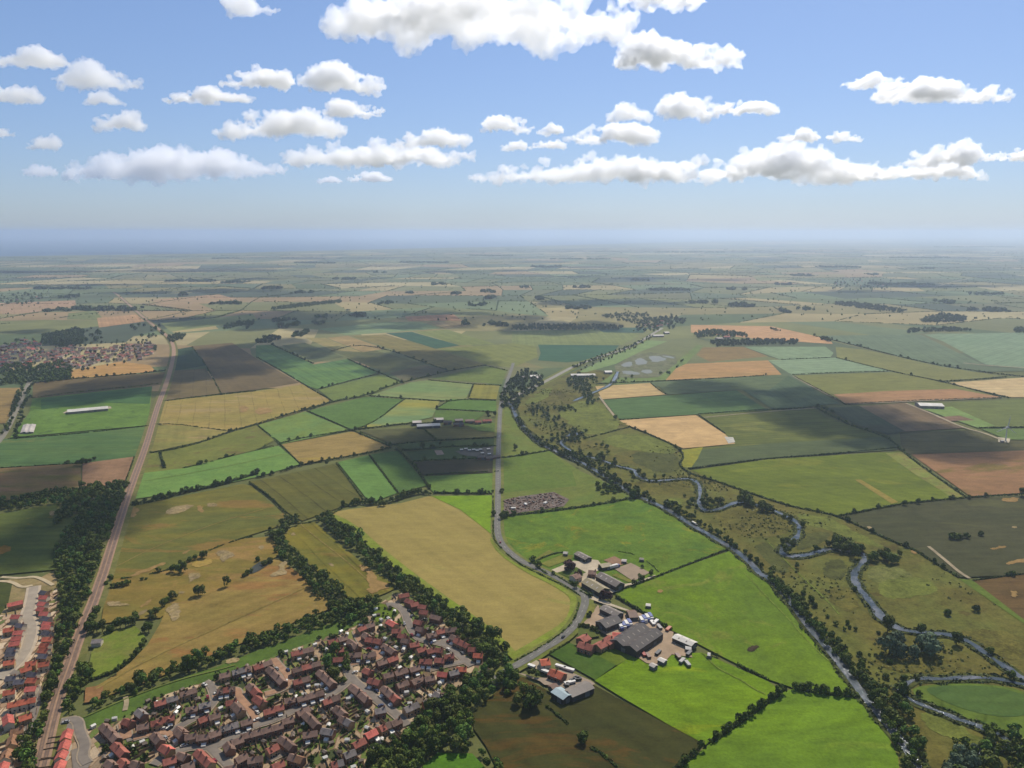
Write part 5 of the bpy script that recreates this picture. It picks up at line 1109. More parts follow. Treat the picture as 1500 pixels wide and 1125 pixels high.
# ------------------------------------------------------------------ hedges
def hedges():
    H = lambda s, h=2.2, w=2.2, *a, **k: hedge(s, h * .85, w * .8, *a, **k)
    L = lambda s: s
    H("735,757 800,750 870,741 922,731", 3, 4, .05, "thick hedge below the clinker coloured scrap yard, along the top of a cow pasture", trees=8)
    H("1069,804 1030,819 980,838 945,852 910,864", 2, 2.2, .08, "clipped hedge climbing from canal to the riding arena between two green pastures", trees=1)
    H("1259,1021 1230,1019 1200,1015 1163,1009", 3, 4, .45, "gappy row of rounded bushes between two bright pastures, meeting the canal", trees=9, tr=(2.5, 3.8))
    H("1125,996 1062,964 1042,958", 1.8, 2, .3, "thin low hedge running down from the machinery yard between bright pastures")
    H("902,873 937,894 985,923", 2, 2.2, .3, "sparse hedge behind the trailers of the big yard")
    H("980,1135 1034,1092 1060,1075 1100,1047 1125,1029 1146,1014", 3, 3.6, .3, "bushy hedge between the brown crop and the brightest corner pasture", trees=16, tr=(2.2, 4))
    H("800,1035 812,1044 832,1061", 1.6, 2, 0, "short dark hedge standing alone inside the brown crop")
    H("865,1096 880,1103 892,1114 905,1125", 1.8, 2.2, .35, "broken line of low bushes below the lone tree in brown crop")
    H("806,957 833,941", 1.6, 1.6, 0, "garden hedge between red roofed yard and dark paddock by the road")
    H("722,727 723,760 722,788 730,800 748,817 765,829", 1.6, 1.8, .3, "low roadside hedge on the stubble side of the straight road", trees=1)
    H("765,829 803,848 833,862 850,874", 1.5, 2, .05, "dark roadside hedge on the outside of the bend beside the stubble")
    H("848,884 844,905 830,923 795,948 755,969", 1.6, 1.8, .15, "roadside hedge rounding the corner below the stubble")
    H("785,823 800,815 822,809 828,812", 1.8, 2, 0, "trimmed hedge around the lawn of the upper farm")
    H("780,824 790,834 802,842", 2.2, 2.6, 0, "dense hedge between the main road and upper farm lawn", trees=2)
    H("810,842 826,851 838,858 850,867 866,875", 2, 2.4, .1, "hedge along the road in front of the two ridge roofed barns", trees=3)
    H("965,838 953,826 930,812 905,808", .9, .7, .45, "thin paddock hedge behind the riding arena")
    H("735,671 752,669 790,663 806,660", 2.4, 3, 0, "thick short hedge above the bare soil square by the canal", trees=3)
    # between railway, belts and road
    H("158,851 200,845 245,836 262,829 282,818 310,805 347,791 375,785 398,780", 1.5, 1.8, .45, "low gappy hedge along the stony gold and olive field boundary", trees=4)
    H("192,741 230,733 270,721 310,713 345,704 366,697 378,694", 4, 5, .0, "tall thick tree hedge running from the railway to the striped olive field", trees=26, tr=(2.6, 4))
    H("365,707 395,727 420,753", 2.2, 2.2, 0, "straight hedge down the side of the striped olive field")
    H("375,700 410,692 441,681 470,676 493,672 540,664 573,656", 2.4, 2.6, .15, "bushy hedge under the tan field, above three green strips", trees=16, tr=(1.8, 3))
    H("493,679 512,704 533,733", 2.2, 2.2, 0, "hedge between striped olive field and pale green strip")
    H("541,667 562,695 583,722", 2.2, 2.2, .05, "hedge between the two narrow green strips")
    H("583,660 598,673 612,690 624,708 630,716", 2.8, 3, 0, "dark hedge on the shaded side of the narrow green strips", trees=5)
    H("502,742 530,737 560,738 588,730 610,722 632,724", 3.6, 4, .1, "heavy hedge of trees along the top of the big stubble field", trees=22, tr=(2.6, 4.2))
    H("636,722 660,722 690,723 722,722", 2, 2.2, .3, "spotty hedge of bushes above the vivid green corner", trees=9, tr=(1.6, 3))
    H("436,768 461,765 485,755 502,743", 1.8, 2, .3, "low hedge at the gate below the striped olive field")
    H("218,664 240,661 262,657 300,647 335,633 375,622 400,614 430,605 486,589", 2.6, 3, .02, "long dark hedge curving under the tan striped fields", trees=14, tr=(2, 3))
    H("222,622 255,621 300,627 340,632", 1.2, 1.4, .2, "thin low hedge between two straw coloured fields")
    H("239,588 300,580 375,573", 1.8, 2, .1, "hedge between brown field and the tramlined straw field")
    H("281,508 301,533 324,577", 1.6, 2, .3, "low boundary hedge between two shaded brown fields")
    H("375,523 410,542 443,562 465,575 487,588", 2.2, 2.4, .1, "hedge between the dark brown field and the blue green crop")
    H("268,686 295,680 312,676", 1.8, 2.2, .25, "broken hedge piece on the pale green strip, longer of two", trees=4)
    H("320,673 345,666", 1.8, 2.2, .2, "broken hedge piece on the pale green strip, shorter of two", trees=2)
    H("235,667 238,677 241,686", 3, 3.4, .1, "short upright line of bushes in the pasture near the railway", trees=4)
    H("375,660 395,655 410,650 441,642 480,636 514,630", 2, 2.2, .1, "hedge between blue green pasture and tan stubble", trees=4)
    H("410,650 425,665 441,681", 1.5, 1.8, .1, "short hedge closing the side of tan stubble")
    H("377,623 395,637 411,650", 1.5, 1.8, .3, "faint hedge at the end of the pale striped pasture")
    H("449,602 480,615 514,630", 2, 2.2, .05, "hedge between two green fields meeting at the bushy corner")
    H("514,630 545,643 573,655", 2.4, 2.6, .05, "dark hedge along the shaded edge of the tan stubble", trees=3)
    H("451,601 490,587 537,580 570,566 605,556 628,551", 2.2, 2.6, .1, "long bushy hedge slanting above the mid green fields", trees=16, tr=(2, 3.4))
    H("527,628 557,613 575,597 593,585", 1.8, 2, .05, "curved hedge between plain green and yellow striped crop")
    H("542,580 590,584 650,588 662,586", 2, 2.2, .05, "hedge under the pale blue green field", trees=2)
    H("515,630 560,625 590,621 621,621 640,618", 2, 2.4, .05, "hedge on the near edge of the yellow striped crop", trees=3)
    H("616,625 628,635 640,645", 2.4, 2.6, 0, "hedge dividing the shaded brown fields below the long sheds")
    H("573,652 600,649 641,645 727,641", 2, 2.2, .0, "upper of two long hedges in the shaded farm strips")
    H("578,660 620,658 666,654 727,654", 2.4, 2.8, .1, "lower of two long hedges in the shaded farm strips", trees=9, tr=(2, 3.4))
    H("605,676 640,674 690,672 727,671", 2, 2.2, 0, "hedge under the small sand arena in the shade", trees=3)
    H("618,696 660,693 727,691", 1.6, 2, .2, "hedge between black earth and green pasture by the road")
    H("638,599 662,585 727,587", 1.8, 2, .05, "hedge around the small pasture left of the avenue trees", trees=2)
    H("638,600 680,601 727,604", 1.6, 1.8, .05, "thin hedge just above the long sheds")
    H("694,562 690,573 686,584", 2, 2.2, .1, "short hedge at the end of the mustard coloured field")
    H("628,557 660,560 692,563 735,565", 1.8, 2, .05, "hedge above the blue green and mustard fields")
    H("712,536 743,543", 1.8, 2, .1, "short hedge joining the straight road below the pale crop")
    H("466,571 510,559 558,547", 2.2, 2.4, .05, "hedge below the blue green cloud shaded crop", trees=3)
    H("509,526 535,538 560,548 592,562", 2.4, 2.6, .05, "dark hedge slanting down from the two trees", trees=4)
    H("593,560 625,552 660,543 712,535", 2.2, 2.4, .05, "hedge between shaded tan and open green", trees=4)
    H("484,515 520,505 565,511 618,530 656,543", 2.2, 2.6, .25, "line of hedge bushes across the pale brown fields", trees=12, tr=(2.4, 4))
    H("398,505 430,520 459,533", 3, 3.5, .2, "hedge with trees between dark crop and grey green pasture", trees=10, tr=(2.4, 4))
    H("46,583 100,576 180,568 235,562", 1.6, 1.8, .1, "hedge above the bright pasture with the long white shed")
    H("12,643 60,640 130,634 218,624", 1.8, 2, .1, "hedge between bright pasture and blue green crop")
    H("0,686 60,682 118,679", 1.4, 1.6, .35, "thin hedge between green crop and pinkish earth")
    H("197,669 190,690 183,708", 1.5, 1.8, .2, "hedge between pinkish earth and railway")
    H("48,561 120,554 190,549 244,543", 3, 3.4, .25, "dark bushy hedge below the golden field near the village", trees=14, tr=(2.4, 4))
    # right side
    H("907,615 924,614 936,613", 1.8, 2.2, .05, "tiny hedge at the corner of green and cream fields beside a lone tree")
    H("921,625 935,630 965,643 985,652 999,662 1001,672 994,681 1005,691 1025,699 1054,707 1090,720 1138,736 1165,744 1193,749 1229,757 1277,780 1310,795 1343,808 1370,826 1404,846", 2.6, 3, .0, "very long dark hedge bounding the whole river meadow", trees=14, tr=(2.2, 3))
    H("855,643 880,637 905,630 922,626", 2, 2.4, .05, "hedge from the stream thicket to the cream stubble corner")
    H("1008,687 1060,680 1125,672 1220,665 1318,656", 2, 2.2, .0, "straight hedge between olive crop and the bright striped crop")
    H("1021,607 1060,604 1122,600 1160,598", 1.6, 1.8, .05, "hedge below the dark green crop with pale farm lane")
    H("1023,608 1042,621 1062,635", 1.8, 2, .0, "hedge between cream stubble and olive crop")
    H("1195,597 1215,608 1252,626 1290,637 1312,650 1320,660 1345,680 1380,705 1416,730", 2.8, 3, .0, "long curving hedge from the tree clump to the red brown field", trees=10, tr=(2.2, 3.2))
    H("1229,756 1270,748 1322,738 1370,733 1416,730 1440,728 1500,724", 2.2, 2.4, .05, "hedge between striped crop and the dark olive field", trees=6)
    H("1162,551 1200,571 1238,592", 1.6, 1.8, .0, "straight hedge beside pale track between dark and yellow crops")
    H("1239,592 1300,589 1360,586 1467,583", 1.6, 1.8, .0, "hedge under the pink edged crop")
    H("1133,600 1195,597", 1.6, 1.8, .1, "hedge on top of the cloud shaded olive crop")
    H("953,561 963,570 976,578", 1.6, 2, .0, "short hedge at the end of the cream field beyond the stream")
    H("870,563 905,561 958,559 1060,554 1125,550", 2, 2.4, .1, "long straight hedge below the pale golden field", trees=4)
    H("1160,549 1224,546 1300,544", 1.5, 1.8, .05, "hedge below the pale mint crop")
    H("1224,524 1300,543 1378,559 1467,582", 2, 2.2, .05, "long hedge slanting across between yellow green fields", trees=5)
    H("1145,527 1216,524", 1.6, 1.8, .05, "hedge between the two mint green crops")
    H("1191,492 1236,502 1318,523 1378,536 1439,545 1500,552", 2.4, 2.8, .1, "hedge with scattered trees below the dusky teal crop", trees=16, tr=(3, 5))
    H("1378,559 1430,556 1475,552", 2, 2.2, .05, "hedge above the cream corner field")
    H("1434,627 1500,626 1560,625", 1.6, 1.8, .0, "hedge passing behind the wind turbine")
    H("1388,561 1430,572 1480,583", 2, 2.2, .0, "hedge under the cream corner field")
    H("1424,851 1460,846 1500,841", 1.4, 1.6, .1, "low hedge between the dark olive field and a brown one")
    H("1335,1020 1378,1037 1439,1060 1500,1083 1560,1105", 1.4, 1.8, .05, "low bank hedge along the teal field and stream", mat=LEAFL)
    # inside hedge of the small green
    H("126,998 150,990 167,984 185,972 205,953 212,940", 2, 2.4, .15, "curving hedge between the small paddock and golden barley", trees=7, tr=(1.6, 2.6))
    H("152,930 165,925", 2.6, 3, 0, "short dark hedge above the paddock hut", trees=3)
# ------------------------------------------------------------------ single trees and bushes
SINGLES = [  # origin crop, list of (x, y, radius m, kind), name, label pattern
 ((1125,840,K), "200,125,3 255,160,3 220,215,3.4 275,195,3.2 345,255,2.6 390,298,3 315,305,3 460,295,3 505,330,2.4 440,330,2.2 470,318,2.4 370,360,3.4 405,400,3.6 435,440,4.2 700,290,2.4", 'bush', "bush", "{} bush down the rough meadow beside the canal trees"),
 ((1125,840,K), "1035,240,4.6 1205,218,5", 'bush', "tree", "{} of two round trees alone on the grassy meadow above the river"),
 ((1125,840,K), "505,100,2.6 690,340,6.6 885,352,4.6 1088,410,5.6 1283,465,3.6 1405,610,4", 'round', "tree", "{} round tree down the lower river bank"),
 ((1125,840,K), "530,478,3.4 585,475,1.6 620,476,1.8 650,478,2 705,522,3 1020,455,1.8 1060,455,1.6 640,350,2.4", 'bush', "bush", "{} low bush in line with the grey willow clumps"),
 ((1125,840,K), "700,470,9 770,485,8 735,440,8.4 845,490,6.5 885,440,7.6 930,480,8.4 965,465,7 920,420,7", 'willow', "willow_tree", "{} grey green willow in the pair of big clumps, counted from the canal"),
 ((1125,840,K), "678,608,3.6 790,614,2.8 855,615,3 780,700,6.8 870,705,3 1290,930,4.2", 'bush', "tree", "{} round tree around the stream fork, counted from the canal"),
 ((1125,560,K), "790,712,4.4 868,702,3.8 1165,676,3.2 1470,658,6 1500,650,5", 'round', "tree", "{} roadless hedge tree along the top of the dark olive field"),
 ((1125,560,K), "1060,905,5.5 1085,908,5.5 1110,905,4.6 1145,900,4.8 1228,885,4.6", 'bush', "tree", "{} dark tree of the clump standing in the dark olive crop"),
 ((1125,560,K), "1415,1118,4 1380,1118,2.6", 'bush', "bush", "{} bush at the low corner of the dark olive field"),
 ((1125,560,K), "290,150,4.4 310,158,4.4 340,168,4.4 370,178,4.4 325,160,4", 'round', "tree", "{} tree of the dark clump at the head of the curving hedge"),
 ((1090,700,5.92), "345,350,3.4 398,385,4 510,430,3.6 330,580,4 375,560,4 400,590,4.4 430,575,3.6 360,655,5.4 625,640,4.4 730,600,4 455,780,3", 'round', "tree", "{} tree along the upper meander of the river"),
 ((1090,700,5.92), "780,600,6.5 830,590,7 880,600,7 900,640,7 940,650,7 960,690,6.5 990,650,5.5 860,650,6 800,630,6 1010,640,5", 'round', "tree", "{} tree of the dense dark grove where the river narrows"),
 ((1090,700,5.92), "1100,720,5 1140,720,5.5 1190,700,5 1220,720,6.5 1260,740,6.5 1300,735,6 1240,690,5 1350,680,3.4", 'round', "tree", "{} tree of the dark grove by the long meadow hedge"),
 ((1090,700,5.92), "20,240,7 60,245,6 150,290,6.4 180,285,6 200,300,5 245,300,4", 'round', "tree", "{} tree of the grove under the striped crop beside the river"),
 ((1090,700,5.92), "955,975,2.4 1055,755,2.2 510,1010,3.4 585,1070,4 530,1120,3.6 610,1120,3.6", 'bush', "bush", "{} bush between the canal and lower river reach"),
 ((880,670,5.92), "650,430,4 685,450,3.6 770,430,4 790,400,5 760,420,4 820,490,2.6 830,440,3 880,400,4 900,450,5.4 915,350,3.4 725,345,2.4", 'round', "tree", "{} tree around the sharp river bend below the long hedge"),
 ((880,670,5.92), "940,400,5 970,410,5 1010,400,5 1040,395,4.6 950,445,4 1050,420,3", 'round', "tree", "{} tree of the small copse inside the river loop"),
 ((880,670,5.92), "1210,400,6.5 1240,380,7 1280,400,6 1310,430,5.6 1400,460,6.5 1440,470,6", 'round', "tree", "{} tree in the dark group left by the old river channel"),
 ((880,670,5.92), "330,150,4.4 370,180,4 470,185,3 545,180,3 265,150,3.6 280,200,3.4 420,215,2.6 480,215,2.6 770,170,2.4", 'round', "tree", "{} bushy tree around the first river bend by the canal"),
 ((880,670,5.92), "270,345,7 310,340,6.5 285,360,6", 'round', "tree", "{} of three joined dark trees where the hedge meets canal"),
 ((880,670,5.92), "30,260,5 60,280,5.4 90,240,5 100,290,5.4 140,270,5 160,295,5 20,320,4 60,310,4 120,310,4 -20,280,5 -30,240,4", 'bush', "bush", "{} gorse bush of the dark thicket above the pasture"),
 ((740,540,7.5), "1210,560,5 1115,880,4 1060,860,4 1000,850,3 340,640,3.4 220,490,3 800,1075,3 410,770,3.4 110,895,5 590,560,4.4 890,700,4 1060,950,4 1130,940,4 1080,1010,4 1200,1015,4 1210,1060,4 820,930,4.4", 'round', "tree", "{} small tree scattered over the upper stream meadow"),
 ((740,960,7.5), "60,395,4.6 130,540,5 200,440,5 350,240,3 300,215,3 270,210,2.6", 'round', "tree", "{} tree between the blue roofed yard and the road wood"),
 ((740,960,7.5), "270,600,6.4 330,560,6.4 290,540,6.6", 'round', "tree", "{} of the large dark trees crowded together in brown crop"),
 ((740,960,7.5), "840,970,4.4 865,955,4", 'round', "tree", "{} of two merged dark trees alone in the brown crop"),
 ((840,860,7.5), "170,330,3.4 190,300,2.4 110,440,3 150,450,3 200,470,3 235,480,3 270,510,2.4 70,440,2.6", 'bush', "shrub", "{} garden shrub in front of the red roofed farmhouse"),
 ((130,780,5), "850,190,4.4 830,185,4 780,200,3.4 740,215,3.4 620,290,5 660,295,5 700,290,4.4 690,250,3.6", 'round', "tree", "{} tree of the clump on the stony field edge"),
 ((130,780,5), "180,400,3.6 215,400,4 250,395,4 280,385,4 130,385,3 390,350,2.4 420,345,2", 'bush', "bush", "{} bush of the short row nearest the railway on stony field"),
 ((130,780,5), "1010,395,4.6 790,465,4.6 830,460,4.4 620,490,4.4 580,510,3 550,540,4.4 490,610,4.6 470,640,3 440,720,5 410,730,4 455,600,3", 'round', "tree", "{} tree of the broken line that divides the golden fields"),
 ((130,780,5), "1290,240,4.4 1330,225,4.4 1160,310,3.8 1190,290,3 1240,210,3.6 1140,325,3", 'bush', "bush", "{} bush around the dark hollow of the golden fields"),
 ((130,780,5), "60,610,4.6 30,650,4.6 200,700,4.2 230,690,4.6 270,690,4.6 310,680,5 340,660,4.6 20,740,5 60,730,5 100,720,5 20,700,4.6 -10,720,5", 'round', "tree", "{} tree along the top of the small paddock by the railway"),
 ((130,780,5), "400,830,2.6 415,810,2.4 200,1035,3 730,1010,6.6", 'round', "tree", "{} tree standing up from the hedge round the golden barley"),
 ((0,560,K), "480,480,6 450,478,4.4 520,462,4 545,450,3.4 395,468,3 380,472,2.4 500,470,5", 'round', "tree", "{} tree of the dark clump where crop and pink earth meet"),
 ((375,560,K), "410,475,4 415,460,3 960,380,5 1065,360,3.6 575,280,4.4 150,205,4.4 1340,190,5 1380,195,5 1345,205,4", 'round', "tree", "{} field tree between striped pastures and shaded farms"),
 ((375,560,K), "740,715,4.4 720,715,4 1160,645,4 1430,770,3.6 1450,780,4 1420,640,4 1425,790,4.4", 'round', "tree", "{} tree above the vivid green corner and along the straight road"),
 ((780,790,7.5), "380,350,5.5 420,345,5.5 400,310,5 440,320,4.4 520,420,3.6 480,420,3", 'round', "copper_beech", "{} purple leaved tree around the upper farmhouse"),
 ((840,860,7.5), "350,140,4 380,150,4.4 330,120,4 400,130,3.6 300,140,3", 'round', "copper_beech", "{} purple leaved tree at the yard beyond the road junction"),
 ((780,790,7.5), "740,330,2.4 1205,320,2.4 1180,460,3.4 1205,455,3.2 1300,400,3 1310,370,2.6 440,500,2 980,530,2", 'round', "tree", "{} small dark tree around the arena and the barns of upper farm"),
]
def ordinal_label(pat, i, n): return pat.format(nth(i))
def plants():
    for o, s, kind, name, pat in SINGLES:
        L = [tuple(map(float, w.split(','))) for w in s.split()]
        for i, (a, b, r) in enumerate(L):
            u, v = o[0] + a / o[2], o[1] + b / o[2]; x, y = ground_xy(u, v)
            mat = LEAFP if name == 'copper_beech' else (None if kind == 'willow' else random.choice((None, None, LEAFO)))
            put_tree(x, y, r * .84, kind, mat, name, pat.format(nth(i)), 'willow' if kind == 'willow' else ('bush' if name in ('bush', 'shrub') else 'tree'), pat.replace('{} ', '').replace('of ', '', 1) if False else None, parts=(v > 900 and r > 3.5))
# ------------------------------------------------------------------ tree belts
BELTS = [  # outline, spacing, crown radius, name for labels
 ("35,1180 20,1125 60,1040 84,965 90,880 80,835 84,800 118,760 116,715 150,712 185,708 190,716 172,756 156,800 142,842 127,885 113,925 98,965 82,1010 66,1065 52,1125 40,1180", 6.2, 4.6, "deciduous tree of the dense wood lining the railway"),
 ("-40,752 -40,736 0,735 50,727 112,716 118,752 80,770 88,737 40,745", 6, 4.2, "tree of the dark belt crossing to the railway wood"),
 ("463,760 478,752 490,765 520,782 556,813 592,843 620,862 660,890 700,914 735,944 752,964 748,985 720,985 700,962 672,935 640,905 606,880 578,862 548,838 515,805 480,778", 6.0, 4.7, "tree of the thick belt between stubble and housing estate"),
 ("405,775 425,757 440,764 415,785 425,805 455,830 490,858 515,880 535,884 560,872 566,880 548,893 530,905 525,898 495,905 478,890 440,845 405,812 396,790", 6.0, 4.3, "tree of the winding belt between golden and olive fields"),
 ("124,1035 190,1006 260,975 300,960 340,945 375,932 430,914 470,900 520,888 540,900 538,918 500,918 440,930 390,950 340,963 290,980 230,1004 170,1030 128,1048", 5.6, 3.9, "tree of the belt screening the estate from golden barley"),
 ("540,1170 545,1105 575,1085 600,1065 612,1060 640,1030 665,1010 690,990 712,988 720,1003 735,1000 728,1014 700,1035 690,1045 694,1080 690,1104 640,1104 612,1125 590,1170", 6.2, 5.2, "broad tree of the dark wood below the housing estate"),
 ("718,1000 740,990 765,986 760,1000 745,1020 735,1012", 6, 4.4, "tree of the roadside clump where the lane enters the estate"),
 ("470,965 498,950 512,975 508,1000 492,1010 478,990", 6, 4.6, "tree of the grove in the middle of the estate"),
 ("106,1045 128,1003 140,985 128,965 112,975 100,1010 92,1050", 5.5, 4.2, "tree between the railway and golden barley tip"),
 ("1128,838 1140,850 1170,880 1200,915 1230,948 1262,985 1290,1005 1325,1035 1345,1080 1365,1140 1320,1140 1306,1085 1285,1045 1264,1010 1238,975 1206,942 1178,912 1150,880 1128,852", 5.0, 4.0, "bank tree in the long row shading the canal"),
 ("1390,1090 1420,1085 1470,1060 1500,1085 1560,1100 1560,1160 1380,1160", 7, 5, "grey green tree by the lowest stream loop"),
 ("698,1108 712,1098 735,1130 730,1150", 6, 4, "tree at the edge of the sunlit lawn"),
]
BELTS_MID = [
 ("735,600 733,580 742,562 760,552 775,548 800,560 790,570 765,586 756,600", 6.5, 4.2), ("750,560 753,546 775,542 790,552 775,560", 7, 4), ("842,541 880,526 925,510 952,494 953,491 925,506 878,522 838,538", 7, 3.4), ("850,545 885,530 930,512 958,494 956,492 928,509 880,527 846,543", 9, 3),
 ("760,612 770,630 800,652 850,668 900,697 940,722 985,742 1030,766 1075,795 1120,832 1116,838 1070,800 1020,768 980,748 935,729 895,705 850,678 798,657 768,634 756,614", 5, 3.2),
 ("826,556 850,548 878,556 866,566 870,580 880,590 862,596 850,575 832,566", 7, 3.4), ("772,590 800,600 840,598 848,604 800,606 830,622 852,634 862,642 845,652 800,648 792,640 830,635 800,616 775,606", 8, 3.2),
 ("850,665 885,670 905,683 898,690 870,682 850,675", 8, 3.4), ("810,600 830,596 840,600 815,603", 7, 3),
 ("244,494 262,489 272,491 270,497 250,503", 9, 4.4), ("48,540 90,530 106,540 104,556 60,562 48,556", 8, 5),
 ("60,492 100,484 124,484 122,505 90,510 62,505", 9, 5), ("0,538 45,534 48,560 0,566", 9, 5), ("20,640 30,600 40,570 50,556 46,580 34,615 26,645", 7, 3.4), ("2,640 12,610 26,575 34,560 36,570 20,610 10,640", 7, 3.6),
 ("1016,489 1040,484 1093,489 1095,495 1040,493 1022,496", 8, 4.6), ("1036,502 1060,500 1125,498 1168,500 1168,505 1110,506 1050,508", 8, 4.6), ("880,464 905,460 950,460 950,464 900,468", 13, 5), ("900,470 960,466 1008,468 1000,472 980,477 950,480 920,473", 13, 5),
 ("750,478 820,476 912,478 912,483 820,484 750,484", 9, 4.6), ("395,452 440,446 500,440 500,444 440,450 400,455", 9, 4.4), ("360,480 372,470 372,474 362,484", 8, 5), ("327,478 367,470 368,475 328,483", 9, 5),
 ("1350,469 1380,460 1415,466 1415,472 1350,473", 9, 5.4), ("1330,482 1390,481 1429,485 1330,488", 9, 5), ("1486,481 1520,481 1520,489 1486,488", 9, 5), ("1224,442 1280,447 1328,455 1320,459 1260,452 1224,447", 10, 5)]
WOODS = "86,424,112 95,437,28 72,457,24 140,456,110 260,434,28 275,413,110 80,397,150 340,415,60 395,424,26 440,430,48 412,472,32 466,467,26 518,465,44 416,481,26 464,476,18 432,494,34 384,503,24 668,432,24 715,429,32 719,439,28 697,449,30 695,396,70 555,400,36 500,410,70 682,478,12 725,478,40 850,453,60 852,422,42 938,412,46 980,426,70 915,398,100 1030,445,60 1092,450,46 1156,459,26 1185,455,32 1458,457,80 1140,485,14 1216,501,12 1324,418,100 1155,418,60 1360,394,22 1286,403,34 1040,402,56 767,422,20 620,385,90 180,383,120 460,386,100 850,380,120 1100,385,140 1350,378,160 1230,392,90 1440,402,80 720,375,80 1010,370,150 1250,366,180 1430,362,160 330,379,70 560,376,90 800,392,60 640,418,40 1450,432,60 1180,405,50 1395,445,40 1080,425,40 330,446,50 600,430,36 560,447,30 790,440,30"  # two strips beyond the railway's far end are cloud shade, put in as woods
def belts():
    allt = []
    for s, step, r, lab in BELTS:
        P = scatter(gpts(s), step)
        for x, y in P: allt.append((x, y, r * random.choice((.55, .7, .8, .9, 1.0, 1.2)) * .82, lab))
    allt.sort(key=lambda t: -t[2] / math.hypot(t[0], t[1]) * (1.6 if abs(t[0]) < t[1] * .66 and t[1] > 385 else .05))
    n = 0
    for x, y, r, lab in allt[:170]:
        put_tree(x, y, r, 'willow' if 'grey green' in lab else 'round', LEAFS if 'grey green' in lab else random.choice((None, None, None, LEAFO, LEAFO, LEAFL)), 'tree', lab, 'tree', 'trees: ' + lab.split(' of ')[-1], parts=False)
    rest = allt[170:]
    Q = [(x, y) for x, y, r, l in rest]; Rr = [r for x, y, r, l in rest]
    wm = mass_mesh('woodland', Q, Rr, n=150, leaf=.17); wm.materials.append(LEAF); wm.materials.append(LEAFO); wm.materials.append(LEAFL)
    per = len(wm.polygons) // len(Q); mi = np.repeat(RNG.choice([0, 1, 2], len(Q), p=[.55, .33, .12]), per); mi = np.concatenate([mi, np.zeros(len(wm.polygons) - len(mi), int)]); wm.polygons.foreach_set('material_index', mi.astype(np.int32))
    tag(link('woodland', wm), kind='stuff')
    for s, step, r in BELTS_MID:
        P = scatter(gpts(s), step); P = P[RNG.uniform(size=len(P)) < (.36 if s.startswith(('735,600', '750,560', '842,541', '850,545')) else .6)]; r *= .82
        if len(P) < 1: continue
        tag(link('wood', mass_mesh('wood', P, [r * random.uniform(.7, 1.25) for _ in P], n=60, leaf=.28), LEAF), kind='stuff')
    for iw, w in enumerate(WOODS.split()):
        u, v, ww = map(float, w.split(','))
        if v < 415 and iw % 3 == 0: continue
        ww *= random.uniform(.4, .85); X, Y = ground_xy(u, v); D = math.hypot(X, Y); half = ww / 2 / FPX * D
        dep = random.uniform(50, 130) * (1 if D < 5000 else 1.6)
        n = int(max(10, min(90, half * 2 * dep / 500))); rr = max(6, math.sqrt(half * 2 * dep / n) * .62)
        sk = random.uniform(-.5, .5); P = [(X + (q := random.uniform(-1, 1)) * half, Y + random.uniform(0, 1) * dep + q * sk * half * .6) for _ in range(n)]
        tag(link('wood', mass_mesh('wood', P, [rr * random.choice((.45, .6, .8, 1.0)) for _ in P], n=36, leaf=.34, hs=min(1.8, 13 / rr)), LEAF), kind='stuff')
def village_trees():
    for s, step, r in (("-20,545 -20,506 40,496 66,503 64,540 20,548", 24, 3.4), ("62,545 64,512 100,504 222,498 232,512 215,530 110,546", 24, 3.4), ("60,505 100,482 150,480 150,500 120,503", 26, 6), ("190,478 236,478 240,496 200,498", 30, 6), ("925,486 940,468 990,464 1010,472 985,482 950,488", 22, 5), ("755,556 770,545 800,552 785,562", 14, 3.5), ("860,560 905,552 980,552 990,535 1010,520 985,545 900,562", 20, 3.2), ("1216,426 1225,408 1310,412 1300,426", 60, 6), ("0,448 0,432 64,430 64,446", 50, 6)):
        P = scatter(gpts(s), step, .5); P = P[RNG.uniform(size=len(P)) < .6]
        tag(link('village_trees', mass_mesh('village_trees', P, [r * random.uniform(.6, 1.2) for _ in P], n=46, leaf=.3), LEAF), kind='stuff')

def marsh():
    """ reeds on the river banks and tussocks over the meadow: nobody could count them """
    A_ = []
    for s, w, gap in ((RIVER, 4.6, .25), (STREAM, 4.0, .3), (CANAL, 5.2, .3), (BOTTOMSTREAM, 4, .3)):
        P = path_pts(s, it=3); T = np.gradient(P, axis=0); T /= np.linalg.norm(T, axis=1)[:, None]; Nn = np.stack([-T[:, 1], T[:, 0]], 1)
        for sg in (-1, 1):
            wob = (w + 1.2 * np.sin(np.arange(len(P)) * .7 + sg))[:, None]
            A_.append(hedge_arrays(P + Nn * sg * wob, 1.5, 2.6, gap, .5, size=.8))
    V, q, t = quads_from(*[np.concatenate([a[i] for a in A_]) for i in range(4)])
    tag(link('reeds', raw_mesh('reeds', V, quads=q, tint=t), foliage_mat('reed_green', (62, 72, 34), (112, 116, 60))), kind='stuff')
    poly = gpts("770,592 800,562 850,545 880,588 925,628 1000,665 1013,692 1137,737 1229,760 1343,810 1404,850 1500,915 1560,945 1560,1010 1500,1000 1380,990 1330,1000 1300,1030 1260,1000 1180,895 1120,835 1075,800 937,722 830,662 770,615")
    P = scatter(poly, 4.2, .5); P = P[P[:, 1] < 1500]
    g = np.sin(P[:, 0] * .031 + 1.1 * np.sin(P[:, 1] * .021)) + np.sin(P[:, 1] * .043 + .7 * np.sin(P[:, 0] * .017)) + RNG.normal(0, .7, len(P))
    P = P[g > 1.35]
    tag(link('marsh_tussocks', mass_mesh('marsh_tussocks', P, RNG.uniform(.5, 1.7, len(P)), n=14, leaf=.42, hs=.7, minleaf=.3), foliage_mat('tussock', (120, 122, 58), (146, 142, 78))), kind='stuff')
